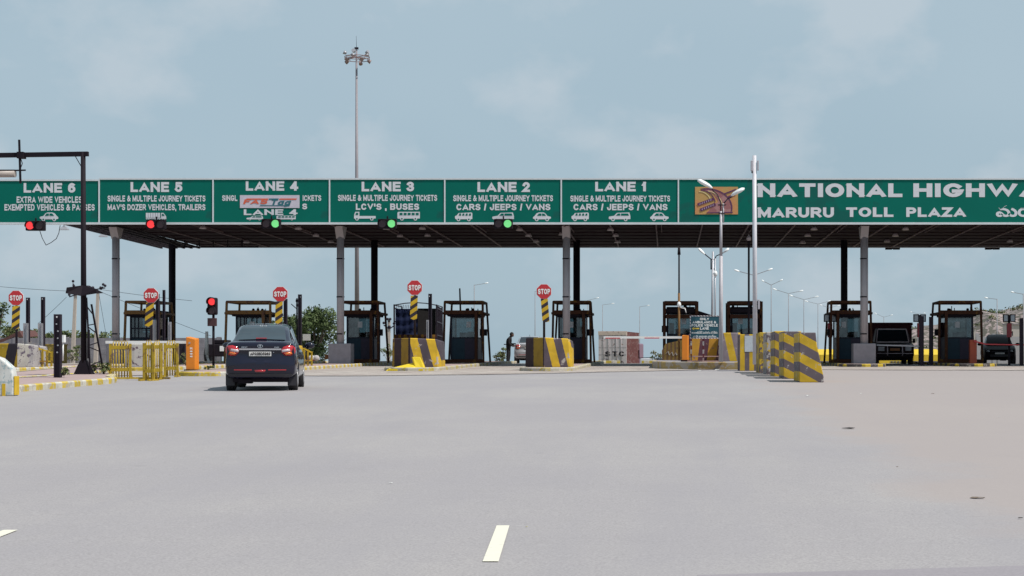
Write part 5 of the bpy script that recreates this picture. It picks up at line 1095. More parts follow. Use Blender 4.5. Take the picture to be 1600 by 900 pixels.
# hill on the right
def hill():
    xs = np.linspace(60, 620, 110); ys = np.linspace(480, 1300, 60); D0 = 600.0; v = []
    px_prof = [(1290, 0), (1395, 0), (1420, 14), (1445, 14), (1475, 22), (1505, 26), (1530, 40), (1548, 49), (1562, 47), (1580, 40), (1600, 43), (1640, 55), (1700, 62), (1900, 30)]
    from mathutils import noise as mn
    for y in ys:
        for x in xs:
            px = VX + x * F / D0; hgt = np.interp(px, [p[0] for p in px_prof], [p[1] for p in px_prof]) * D0 / F
            prof = math.exp(-((y - 620) / 190) ** 2) if y > 620 else math.exp(-((y - 620) / 75) ** 2)
            ns = mn.fractal(Vector((x * .03, y * .03, 0)), 1, 2, 5) * 2.6 + mn.fractal(Vector((x * .13, y * .13, 4)), 1, 2, 3) * 1.3
            base = G(x, y) - 3; tp = (hgt / D0 * F + 40) * 620 / F; v.append((x, y, base + (tp - base + ns * .8) * prof if hgt > .2 else base + 2 + ns))
    n = len(xs); b = MB(); b.add(v, [(j * n + i, j * n + i + 1, (j + 1) * n + i + 1, (j + 1) * n + i) for j in range(len(ys) - 1) for i in range(n - 1)], 0, False)
    m = mat('hill_rock', (.24, .19, .185), .95, var=.75, scale=.55, col2=(.075, .070, .055), amt=.50, scale2=.40, bump=1.0)
    return structure(b.build('hill', m))
hill_o = hill()
def hill_scrub():
    r = np.random.default_rng(8); V = []; Fc = []; MI = []; dg = bpy.context.evaluated_depsgraph_get(); me = hill_o.data
    co = [v.co.copy() for v in me.vertices if 500 < v.co.y < 700 and v.co.z > -9]
    for _ in range(800):
        p = co[r.integers(0, len(co))]; s = r.uniform(.4, 1.2)
        for _k in range(26):
            q = np.array(p) + r.normal(size=3) * [s, s, s * .5] + [r.uniform(-3, 3) * 0, 0, s * .4]; a_ = r.normal(size=3); a_ /= np.linalg.norm(a_); c = np.cross(a_, r.normal(size=3)); c /= np.linalg.norm(c); l = .45; i = len(V)
            V += [tuple(q - a_ * l), tuple(q + c * l * .6), tuple(q + a_ * l), tuple(q - c * l * .6)]; Fc.append([i, i + 1, i + 2, i + 3]); MI.append(int(r.integers(0, 3)))
    me = bpy.data.meshes.new('hill_scrub'); me.from_pydata(V, [], Fc)
    for m in (LF[1], LF[2], LF[3]): me.materials.append(m)
    me.polygons.foreach_set('material_index', MI); o = bpy.data.objects.new('hill_scrub', me); C.objects.link(o); o['kind'] = 'stuff'; tag(o, 'scattered scrub growing over the rocky hill on the right', 'scrub')
hill_scrub()

# ---------------------------------------------------------------- cars
def build_car(name, label, paintm, loc, rz, rear_marks=True, glass='car_glass', plate='AP02BD5989', L_=4.0, W=1.70, H=1.53):
    t = thing(name, label, 'car', loc, rz); hl = L_ / 2; wy = (-hl + .72, hl - .80); hw = W / 2
    st = [(-hl + .14, .80, .30, 1.10), (-hl + .3, .835, .27, 1.13), (-hl + .55, .85, .25, 1.12), (-hl + .9, .85, .24, 1.04), (-.4, .85, .22, .96), (.3, .85, .22, .95), (.85, .85, .22, .97), (1.15, .845, .23, .93), (1.5, .83, .25, .86), (hl - .28, .80, .27, .78), (hl - .14, .74, .30, .72)]
    sy = [s[0] for s in st]; ip = lambda y, k: float(np.interp(y, sy, [s[k] for s in st])) * (W / 1.7 if k == 1 else 1)
    ys = list(np.arange(sy[0], sy[-1], .07)) + [sy[-1]]
    def arch(y, x, z):
        for c in wy:
            dy = y - c
            if abs(dy) < .36 and abs(x) > hw - .30: z = max(z, .30 + math.sqrt(.36 ** 2 - dy ** 2))
        return z
    def prof(y):
        w, zb, zt = ip(y, 1), ip(y, 2), ip(y, 3); P = [(0, zb), (w * .62, zb), (w * .90, zb + .02), (w * .985, zb + .12), (w, zb + .26), (w, .66), (w * .985, .78), (w * .965, zt - .10), (w * .93, zt - .04), (w * .84, zt - .005), (w * .6, zt + .015), (w * .3, zt + .022), (0, zt + .025)]
        return [(x, arch(y, x, z) if i < 6 else z) for i, (x, z) in enumerate(P)]
    b = MB(); nP = 13; V = []
    full = lambda P: P + [(-x, z) for x, z in P[1:-1]][::-1]
    m = len(full(prof(0)))
    for y in ys: V += [(x, y, z) for x, z in full(prof(y))]
    b.add(V, [(j * m + i, j * m + (i + 1) % m, (j + 1) * m + (i + 1) % m, (j + 1) * m + i) for j in range(len(ys) - 1) for i in range(m)], 0, True)
    def yr(x, z):  # rear surface
        zz = [.25, .32, .45, .66, .695, .86, 1.02, 1.07, 1.13]; yy = [.10, .03, .0, .0, .055, .075, .05, .04, .10]
        return -hl + float(np.interp(z, zz, yy)) + .13 * (abs(x) / hw) ** 4 + .02 * (abs(x) / hw) ** 2
    def yf(x, z):
        zz = [.25, .35, .5, .62, .74, .82]; yy = [.08, .0, .0, .04, .10, .2]
        return hl - float(np.interp(z, zz, yy)) - .22 * (abs(x) / hw) ** 3
    for end, fn, cz in ((0, yr, .66), (-1, yf, .52)):
        P = full(prof(ys[end])); rings = []
        for k, q in enumerate((1, .985, .95, .88, .75, .6, .45, .3, .15)):
            bl = [0, .45, .8, 1, 1, 1, 1, 1, 1][k]; row = []
            for x, z in P: xx, zz = x * q, cz + (z - cz) * q; row.append((xx, ys[end] * (1 - bl) + fn(xx, zz) * bl, zz))
            rings.append(row)
        v = [p for r_ in rings for p in r_] + [(0, fn(0, cz), cz)]; kf = [(j * m + i, j * m + (i + 1) % m, (j + 1) * m + (i + 1) % m, (j + 1) * m + i) for j in range(len(rings) - 1) for i in range(m)]; c_ = len(v) - 1; kf += [((len(rings) - 1) * m + i, (len(rings) - 1) * m + (i + 1) % m, c_) for i in range(m)]
        b.add(v, kf, 0, True)
    # greenhouse
    gy = [-hl + .30, -hl + .50, -hl + .72, -hl + .95, -hl + 1.2, -.35, .05, .35, .65, .95, 1.15]; gz = [1.13, 1.21, 1.32, 1.42, 1.49, H - .01, H, 1.47, 1.34, 1.14, .98]
    gw = [.60, .60, .58, .57, .565, .57, .575, .575, .59, .61, .64]; bw = [.66, .70, .73, .74, .75, .75, .75, .75, .74, .72, .70]
    gi = lambda y, A: float(np.interp(y, gy, A))
    def gp(y, u, off=0):  # u 0 belt .. .5 roof edge .. 1 roof centre ; returns right-hand side point
        zb_ = ip(y, 3) - .03; zt_ = max(gi(y, gz), zb_ + .03); wb_, wr = gi(y, bw) + off, gi(y, gw) + off
        if u <= .6: k = u / .6; return (wb_ + (wr - wb_) * k - .015 * 0, y, zb_ + (zt_ - .05 - zb_) * k)
        k = (u - .6) / .4; ang = k * math.pi / 2; return (wr * (1 - k) + .035 * math.sin(ang * 2) * 0 + (wr * .0), y, zt_ - .05 + .05 * math.sin(min(1, k * 3) * math.pi / 2) + .02 * k + off)
    us = [0, .15, .3, .45, .6, .66, .72, .8, .9, 1.0]; gys = list(np.arange(gy[0], gy[-1], .06)) + [gy[-1]]
    V = []
    for y in gys: half = [gp(y, u) for u in us]; V += half + [(-x, y_, z) for x, y_, z in half[:-1][::-1]]
    m2 = 2 * len(us) - 1; b.add(V, [(j * m2 + i, j * m2 + i + 1, (j + 1) * m2 + i + 1, (j + 1) * m2 + i) for j in range(len(gys) - 1) for i in range(m2 - 1)], 0, True)
    b.add(V[:m2], [list(range(m2))]); b.add(V[-m2:], [list(range(m2))])
    body = b.build('body', paintm, t)
    GM = mat('sedan_glass', (.022, .035, .045), .05, spec=.9, var=.5, scale=3) if glass == 'sedan' else (mat('shaded_glass', (.008, .008, .010), .3, spec=.12) if glass == 'dull' else mat('car_glass', (.012, .018, .024), .12, spec=.45, var=.3, scale=1.5))
    def gpatch(nm, y0, y1, wfn, lift=.012):
        """front or rear screen: follows the greenhouse top between y0 and y1"""
        b = MB(); n_, k_ = 8, 10; V = []
        for j in range(n_ + 1):
            y = y0 + (y1 - y0) * j / n_
            for i in range(k_ + 1): s_ = -1 + 2 * i / k_; w = wfn(j / n_); x = s_ * w; zt_ = gi(y, gz); V.append((x, y, zt_ + .012 + .02 * (1 - abs(s_)) + lift))
        b.add(V, [(j * (k_ + 1) + i, j * (k_ + 1) + i + 1, (j + 1) * (k_ + 1) + i + 1, (j + 1) * (k_ + 1) + i) for j in range(n_) for i in range(k_)], 0, True)
        o = b.build(nm, GM, t); return o
    gpatch('rear_window', -hl + .33, -hl + 1.08, lambda u: .56 - .085 * u); gpatch('windscreen', .22, 1.12, lambda u: .53 + .10 * u)
    for s_ in (-1, 1):
        for y0, y1 in ((-hl + 1.12, -.32), (-.22, .62)):
            b = MB(); V = []
            for y in np.linspace(y0, y1, 7):
                for u in (.10, .32, .54): p = gp(float(y), u, .008); V.append((s_ * p[0], p[1], p[2]))
            b.add(V, [(j * 3 + i, j * 3 + i + 1, (j + 1) * 3 + i + 1, (j + 1) * 3 + i) for j in range(6) for i in range(2)], 0, True); b.build('side_window', GM, t)
        b = MB(); b.ball((s_ * .97, .62, 1.02), .11, 10, sc=(1.1, .6, .72)); b.beam((s_ * .8, .65, .98), (s_ * .92, .64, 1.0), .05); b.build('wing_mirror', paintm, t)
        for c in wy:
            b = MB(); x0, x1 = s_ * (hw - .20), s_ * (hw - .015); b.tube((x0, c, .30), (x1, c, .30), .30, .30, 28); b.tube((x0 - s_ * .02, c, .30), (x0, c, .30), .27, .30, 28); w_ = b.build('wheel', M_tyre, t)
            b = MB(); b.tube((x1, c, .30), (x1 + s_ * .008, c, .30), .19, .18, 20); b.build('rim', M_rim, w_)
    b = MB(); b.box(-.62, .62, -hl + .25, hl - .3, .20, .34); b.box(-.5, -.2, -hl + .2, -hl + .6, .17, .26); b.build('underbody', M_dark, t)
    def on(fn, pts, m, nm, th=.012, par=t, sgn=-1, div=1):
        b = MB(); pts2 = []
        for p, q in zip(pts, pts[1:] + pts[:1]):
            for i in range(div): pts2.append((p[0] + (q[0] - p[0]) * i / div, p[1] + (q[1] - p[1]) * i / div))
        n = len(pts2); cx = sum(p[0] for p in pts2) / n; cz_ = sum(p[1] for p in pts2) / n
        v = [(x, fn(x, z) + sgn * th, z) for x, z in pts2] + [(x, fn(x, z) - sgn * .02, z) for x, z in pts2] + [(cx, fn(cx, cz_) + sgn * th, cz_)]
        b.add(v, [(i, (i + 1) % n, 2 * n) for i in range(n)], 0, True); b.add(v, [(i, i + n, (i + 1) % n + n, (i + 1) % n) for i in range(n)]); return b.build(nm, m, par)
    def bar(fn, x0, x1, z0, z1, m, nm, th=.012, n=10, par=t, curve=0, sgn=-1):
        b = MB(); V = []
        for i in range(n + 1):
            x = x0 + (x1 - x0) * i / n; dz = curve * (2 * abs(i / n - .5)) ** 2; V += [(x, fn(x, z0) + sgn * th, z0 + dz), (x, fn(x, z1) + sgn * th, z1 + dz), (x, fn(x, z1) - sgn * .01, z1 + dz), (x, fn(x, z0) - sgn * .01, z0 + dz)]
        b.add(V, [(4 * i + k, 4 * i + (k + 1) % 4, 4 * i + 4 + (k + 1) % 4, 4 * i + 4 + k) for i in range(n) for k in range(4)] + [(0, 1, 2, 3), (4 * n + 3, 4 * n + 2, 4 * n + 1, 4 * n)]); return b.build(nm, m, par)
    M_tail = mat('tail_lamp_red', (.42, .012, .02), .12, coat=1, var=.15); M_amb = mat('tail_amber', (.70, .16, .02), .2, coat=1); M_clr = mat('tail_clear', (.62, .50, .52), .15, coat=1); M_chr = mat('chrome', (.62, .64, .68), .18, metal=.9, var=.05); M_bp = mat('bumper_dark', (.018, .016, .022), .6)
    for s_ in (-1, 1):
        lamp = on(yr, [(s_ * x, z) for x, z in ((.48, .87), (.46, .94), (.52, 1.01), (.62, 1.045), (.72, 1.035), (.775, .99), (.785, .91), (.76, .84), (.66, .80), (.55, .81))], M_tail, 'tail_lamp', .014, div=3)
        on(yr, [(s_ * x, z) for x, z in ((.48, .88), (.48, .94), (.65, .965), (.67, .91))], M_clr, 'reverse_lens', .022, lamp, div=2); on(yr, [(s_ * x, z) for x, z in ((.57, .82), (.53, .865), (.68, .895), (.71, .845))], M_amb, 'indicator_lens', .022, lamp, div=2)
        bar(yr, s_ * .18, s_ * .58, .475, .495, M_tail, 'reflector_strip', .014)
        # mud flap, head lamps
        b = MB(); b.box(s_ * (hw - .22) - .0, s_ * (hw - .02), wy[0] - .40, wy[0] - .38, .12, .40); b.build('mud_flap', M_bp, t)
        on(yf, [(s_ * x, z) for x, z in ((.50, .62), (.52, .70), (.70, .735), (.78, .70), (.74, .63))], mat('head_lamp_glass', (.45, .47, .5), .1, coat=1), 'head_lamp', .012, sgn=1, div=3)
    bar(yr, -.47, .47, .935, .970, M_chr, 'chrome_strip', .022)
    bar(yr, -.70, .70, .345, .40, M_bp, 'diffuser', .012); on(yr, [(-.13, .485), (.13, .485), (.10, .435), (-.10, .435)], M_tail, 'fog_lamp', .016)
    nb = bar(yr, -.26, .26, .785, .91, mat('plate_surround', (.03, .03, .04), .5), 'plate_holder', .012)
    pl_ = bar(yr, -.245, .245, .797, .898, mat('plate_white_car', (.62, .60, .58), .4), 'number_plate', .020)
    yq = yr(0, .85) - .026; lettering(plate, -.225, .225, .815, .882, yq, M_dark, pl_, .03)
    if rear_marks:
        lettering('ZEST', -.42, -.28, .985, 1.012, yr(.4, 1.0) - .02, M_chr, t, .02, name='badge'); lettering('XMS', .31, .42, .985, 1.012, yr(.4, 1.0) - .02, M_chr, t, .02, name='badge')
        b = MB(); n = 20; c = (0, 1.025)
        for i in range(n):
            q0_, q1_ = 2 * math.pi * i / n, 2 * math.pi * (i + 1) / n; P = lambda q, k: (c[0] + .06 * k * math.cos(q), yr(0, 1.02) - .014, c[1] + .04 * k * math.sin(q)); b.add([P(q0_, 1), P(q1_, 1), P(q1_, .8), P(q0_, .8)], [(0, 1, 2, 3)])
        y_ = yr(0, 1.02) - .014; b.add([(-.028, y_, 1.048), (.028, y_, 1.048), (.010, y_, 1.03), (.006, y_, .995), (-.006, y_, .995), (-.010, y_, 1.03)], [(0, 1, 2, 3, 4, 5)]); b.build('emblem', M_chr, t)
        lettering('TATA', -.085, .085, 1.475, 1.500, -hl + .98, M_lit, t, .03, name='sticker')
        b = MB(); b.box(-.12, .12, -hl + .36, -hl + .44, 1.185, 1.215); b.build('brake_lamp', M_tail, t)
        lettering('*', .285, .31, .87, .895, yr(.28, .88) - .02, M_chr, t, 0, name='badge')
    b = MB(); b.tube((0, -.75, H + .0), (0, -.85, H + .09), .012, .006, 6); b.build('antenna', M_dark, t)
    bar(yf, -.45, .45, .60, .66, M_bp, 'grille', .012, sgn=1); bar(yf, -.5, .5, .36, .48, M_bp, 'air_intake', .012, sgn=1); fp = bar(yf, -.24, .24, .50, .58, mat('plate_white_car', (.62, .60, .58), .4), 'front_plate', .016, sgn=1)
    return t
M_navy = mat('car_navy', (.0055, .0055, .019), .14, coat=.35, spec=.4, var=.10, scale=2)
yaw = 8.7
x, y = unproj(408.5, 610.5); yw = math.radians(yaw)
cy_ = y + 2.0 - .35
build_car('sedan_car', 'dark navy sedan driving away towards the toll lanes', M_navy, (x - math.sin(yw) * 1.7, cy_, G(x, cy_) + .0), yw, W=1.62, glass='sedan')
car_o = [o for o in C.objects if o.name == 'sedan_car'][0]; car_o.rotation_euler.x = math.atan(.019)
d = 96.5; build_car('silver_car', 'silver car stopped beside the stooping person, seen from behind', mat('car_silver', (.42, .42, .45), .35, metal=.3, coat=.5), ((826 - VX) * d / F, d + 1, G(0, 97)), R(3), rear_marks=False, plate='AP 04 TX')
d = 88.5; build_car('black_car', 'black car facing the camera behind the boom at the right edge', mat('car_black', (.006, .004, .006), .5, spec=.10), ((1571 - VX) * d / F, d + 2, G(0, 90)), R(180 - 8), rear_marks=False, glass='dull')

# maroon truck facing the camera
d = 84.0; a = At(1398, d, z=G(11, d)); t = thing('maroon_truck', 'maroon pickup truck with covered cargo box facing the camera behind a boom', 'truck', a.loc, R(-2))
M_mar = mat('truck_maroon', (.020, .004, .007), .6, var=.2, spec=.2); w = .94
b = MB(); b.add([(-w, 0, .42), (w, 0, .42), (w, 0, .98), (-w, 0, .98), (-w, 1.1, .42), (w, 1.1, .42), (w * .96, 1.0, 1.10), (-w * .96, 1.0, 1.10)], [(0, 1, 2, 3), (3, 2, 6, 7), (0, 3, 7, 4), (1, 5, 6, 2), (0, 4, 5, 1), (4, 7, 6, 5)])
b.add([(-w * .96, 1.0, 1.08), (w * .96, 1.0, 1.08), (w * .80, 1.5, 1.78), (-w * .80, 1.5, 1.78), (-w * .96, 2.6, 1.08), (w * .96, 2.6, 1.08), (w * .8, 2.6, 1.82), (-w * .8, 2.6, 1.82)], [(0, 1, 2, 3), (3, 2, 6, 7), (0, 3, 7, 4), (1, 5, 6, 2), (4, 7, 6, 5), (0, 4, 5, 1)]); b.box(-w, w, 1.0, 4.6, .5, 1.07); b.build('cab', M_mar, t, bevel=.05)
b = MB(); b.add([(-w * .82, 1.04, 1.16), (w * .82, 1.04, 1.16), (w * .72, 1.42, 1.72), (-w * .72, 1.42, 1.72)], [(0, 1, 2, 3)]); o = b.build('windscreen', mat('car_glass', (.02, .028, .036), .06), t); o.location.y = -.03
b = MB(); W_ = [(-w * .84, 1.02, 1.12), (w * .84, 1.02, 1.12), (w * .74, 1.46, 1.76), (-w * .74, 1.46, 1.76)]
for p, q in zip(W_, W_[1:] + W_[:1]): b.beam(p, q, .05)
b.build('windscreen_frame', mat('frame_bright', (.55, .46, .48), .4), t)
b = MB(); b.box(-1.12, 1.12, 2.7, 4.9, .95, 2.12); b.box(-1.16, 1.16, 2.66, 4.94, 2.0, 2.12); b.build('cargo_box', mat('cargo_maroon', (.045, .006, .010), .7, var=.3, spec=.2), t, bevel=.03)
b = MB(); 
for s_ in (-1, 1): b.tube((s_ * .36, -.12, .45), (s_ * .36, -.12, .98), .03, .03, 8); b.tube((s_ * .36, -.12, .5), (s_ * .36, .1, .5), .025, .025, 8)
b.tube((-.85, -.12, .96), (.85, -.12, .96), .025, .025, 8); b.tube((-.85, -.12, .55), (.85, -.12, .55), .022, .022, 8); b.build('bull_bar', mat('bar_bright', (.55, .46, .50), .35, metal=.3), t)
b = MB(); b.box(-.9, .9, -.08, .1, .34, .50); b.build('bumper', M_dark, t, bevel=.03)
b = MB(); b.box(-.35, .35, -.02, 0, .62, .90); b.build('grille', M_dark, t)
b = MB(); b.box(-.8, .8, .15, 4.5, .22, .48); b.build('underbody', M_dark, t)
b = MB(); b.box(-.24, .24, -.145, -.13, .68, .80); b.build('number_plate', mat('plate_ochre', (.30, .10, .02), .5), t)
for s_ in (-1, 1):
    b = MB(); b.box(s_ * .50 - .0, s_ * .80, -.02, 0, .68, .88); b.build('head_lamp', mat('lamp_dim', (.16, .13, .16), .1, coat=1), t)
    b = MB(); b.box(s_ * .98 - .12 * (s_ < 0), s_ * .98 + .12 * (s_ > 0) + (0 if s_ > 0 else .0), 1.0, 1.05, 1.08, 1.28); b.beam((s_ * .9, 1.1, 1.1), (s_ * 1.0, 1.04, 1.15), .03); b.build('wing_mirror', M_dark, t)
    for yy in (.65, 3.8): b = MB(); b.tube((s_ * .72, yy, .34), (s_ * .93, yy, .34), .34, .34, 24); b.build('wheel', M_tyre, t)
# blue tarpaulin truck behind the striped block
d = 92.0; a = At(649, d, z=G(-13, d)); t = thing('blue_truck', 'truck with blue tarpaulin sides and steel rails seen from behind, between two toll booths', 'truck', a.loc, R(4)); w = 1.12
b = MB()
for q in (-1, 1): b.box(q * w - .04, q * w + .04, 0, .08, 1.15, 3.16); b.box(q * w - .04, q * w + .04, 4.9, 5.0, 1.15, 3.2)
b.box(-w, w, 0, .06, 1.15, 1.25)
for k in range(3): 
    for q in (-1, 1): b.box(q * w - .03, q * w + .03, .05, 4.95, 1.6 + k * .72 - .1, 1.66 + k * .72 - .1)
for k in range(9): q_ = -w + .12 + k * .09; b.beam((q_, .02, 2.95), (q_ + .02, .02, 3.14), .022)
b.path([(-w, .04, 3.12), (-w * .5, .04, 3.22), (0, .04, 3.26), (w * .5, .04, 3.22), (w, .04, 3.12)], .03, 6); b.path([(w, .04, 3.12), (w, 5, 3.2)], .03, 6); b.path([(-w, .04, 3.12), (-w, 5, 3.2)], .03, 6)
for k in range(7): b.box(w - .02, w + .03, .5 + k * .7, .54 + k * .7, 1.2, 3.1)
b.build('rails', mat('rail_dark_violet', (.025, .018, .03), .6, spec=.25), t)
bt = MB(); n_ = 14; m_ = 10; V = []
for j in range(m_ + 1):
    for i in range(n_ + 1):
        u, v_ = i / n_, j / m_; V.append((-w + .06 + u * (w * 1.05), .10 + .035 * math.sin(v_ * 19 + math.sin(u * 5)) + .02 * math.sin(u * 23), 1.55 + v_ * 1.38))
bt.add(V, [(j * (n_ + 1) + i, j * (n_ + 1) + i + 1, (j + 1) * (n_ + 1) + i + 1, (j + 1) * (n_ + 1) + i) for j in range(m_) for i in range(n_)], 0, True); bt.build('tarpaulin', mat('tarp_blue', (.010, .018, .06), .7, var=.5, scale=3, spec=.2), t)
b = MB(); b.box(.12, w - .06, .12, 4.8, 1.3, 2.95); b.box(-w + .1, .12, .3, 4.8, 1.3, 2.85); b.build('load', mat('load_dark', (.018, .016, .016), .9, var=.4), t)
b = MB(); b.box(-w, w, -.02, .05, 1.25, 1.55); b.build('tailboard', stripes('tail_bands', (.35, .17, .02), (.10, .03, .03), (1, 0, 0), .3), t)
b = MB(); b.box(-w + .1, w - .1, .1, 6.8, .75, 1.15); b.build('chassis', M_dark, t); b = MB(); b.box(-w + .08, w - .08, 5.2, 7.0, .9, 2.7); b.build('cab', mat('cab_dull', (.12, .07, .03), .5), t, bevel=.08)
b = MB(); b.box(-.16, .0, -.05, 0, 1.0, 1.15); b.build('number_plate', M_lit, t)
for q in (-1, 1):
    for yy in (1.4, 5.9): b = MB(); b.tube((q * .75, yy, .48), (q * 1.08, yy, .48), .48, .48, 22); b.build('wheel', M_tyre, t)
# container lorry beyond the crest
d = 146.0; a = At(957, d, z=G(0, d)); t = thing('container_lorry', 'lorry with a pale container door marked STC and rust-red side, beyond the crest', 'lorry', a.loc, R(-9.5)); w = 1.2
zt_ = a.Z(517.5); zb_ = a.Z(574)
b = MB(); b.box(-w, w, 0, .1, zb_, zt_ - .12); b.build('door', mat('container_pale', (.52, .46, .47), .7, var=.14, scale=2, col2=(.25, .17, .15), amt=.10, scale2=3), t)
b = MB(); b.box(-w - .02, w + .02, -.06, .2, zt_ - .32, zt_ - .06); b.box(-w - .04, w + .04, -.02, .12, zt_ - .06, zt_); b.build('header', mat('container_header', (.52, .42, .36), .7, var=.2, col2=(.16, .08, .07), amt=.15), t)
b = MB()
for x in (-.75, -.32, .35, .75): b.tube((x, -.03, zb_), (x, -.03, zt_ - .3), .022, .022, 6)
b.box(-.015, .02, -.02, 0, zb_, zt_ - .3)
for zz in (.35, .55): b.box(-w, w, -.012, 0, zb_ + (zt_ - zb_) * zz, zb_ + (zt_ - zb_) * zz + .03)
b.build('lock_rod', mat('rod_dull', (.36, .32, .33), .6), t)
for ch, x0 in (('S', -.43), ('T', .20), ('C', .78)): lettering(ch, x0 - .22, x0 + .22, a.Z(557), a.Z(549), -.03, M_dark, t, .03)
r = random.Random(2); sm = MB()
for cx_ in (-.95, -.55, .35, .85):
    for k in range(6): x_ = cx_ + r.uniform(-.14, .14); z_ = a.Z(564.5) + r.uniform(-.16, .16); sm.beam((x_, -.03, z_), (x_ + r.uniform(-.14, .14), -.03, z_ + r.uniform(-.14, .14)), .05, .01)
sm.build('painted_scrawl', mat('scrawl_brown', (.10, .055, .06), .9), t)
b = MB(); n = 46; V = []
for i in range(n): y_ = .1 + 6.0 * i / (n - 1); x_ = w + (.0 if (i // 2) % 2 else -.05); V += [(x_, y_, zb_ + .15), (x_, y_, zt_ - .08)]
b.add(V, [(2 * i, 2 * i + 2, 2 * i + 3, 2 * i + 1) for i in range(n - 1)]); V2 = [(-x_ , y_, z_) for x_, y_, z_ in V]; b.add(V2, [(2 * i, 2 * i + 2, 2 * i + 3, 2 * i + 1) for i in range(n - 1)])
b.box(-w + .02, w - .02, .1, 6.1, zt_ - .1, zt_ - .03); b.box(-w + .06, w - .06, 6.0, 6.1, zb_, zt_ - .1); b.build('container_side', mat('container_red', (.105, .028, .028), .8, var=.35, scale=3, col2=(.16, .09, .09), amt=.25, scale2=4), t)
b = MB(); b.box(-.6, .6, .2, 8.4, zb_ - .35, zb_); b.build('chassis', M_dark, t); b = MB(); b.box(-1.15, 1.15, 6.6, 8.4, zb_, zb_ + 2.1); b.build('cab', mat('cab_violet', (.20, .12, .17), .5), t, bevel=.1)
for q in (-1, 1):
    for yy in (1.0, 2.3, 7.6): b = MB(); b.tube((q * .8, yy, .5), (q * 1.15, yy, .5), .5, .5, 20); b.build('wheel', M_tyre, t)
# small white pickup beyond
d = 140; a = At(1010, d, z=G(0, d) - .2); t = thing('white_pickup', 'small white pickup just right of the container lorry, low beyond the crest', 'pickup', a.loc)
b = MB(); b.box(-.5, .55, 0, 2.2, .5, a.Z(560.5)); b.build('cargo_bed', mat('pickup_white', (.5, .5, .56), .5), t, bevel=.03); b = MB(); b.box(-.5, .5, 2.3, 3.6, .5, a.Z(559)); b.build('cab', M_lampw, t, bevel=.08); b = MB(); b.beam((-.62, .1, a.Z(559.5)), (.65, .1, a.Z(559)), .07); b.beam((.65, .1, a.Z(559)), (.78, .1, a.Z(566)), .06); b.beam((-.62, .1, a.Z(547)), (-.60, .1, a.Z(560)), .09); b.build('ladder_rack', M_dark, t)
for q in (-1, 1):
    for yy in (.5, 2.9): b = MB(); b.tube((q * .35, yy, .32), (q * .55, yy, .32), .32, .32, 16); b.build('wheel', M_tyre, t)

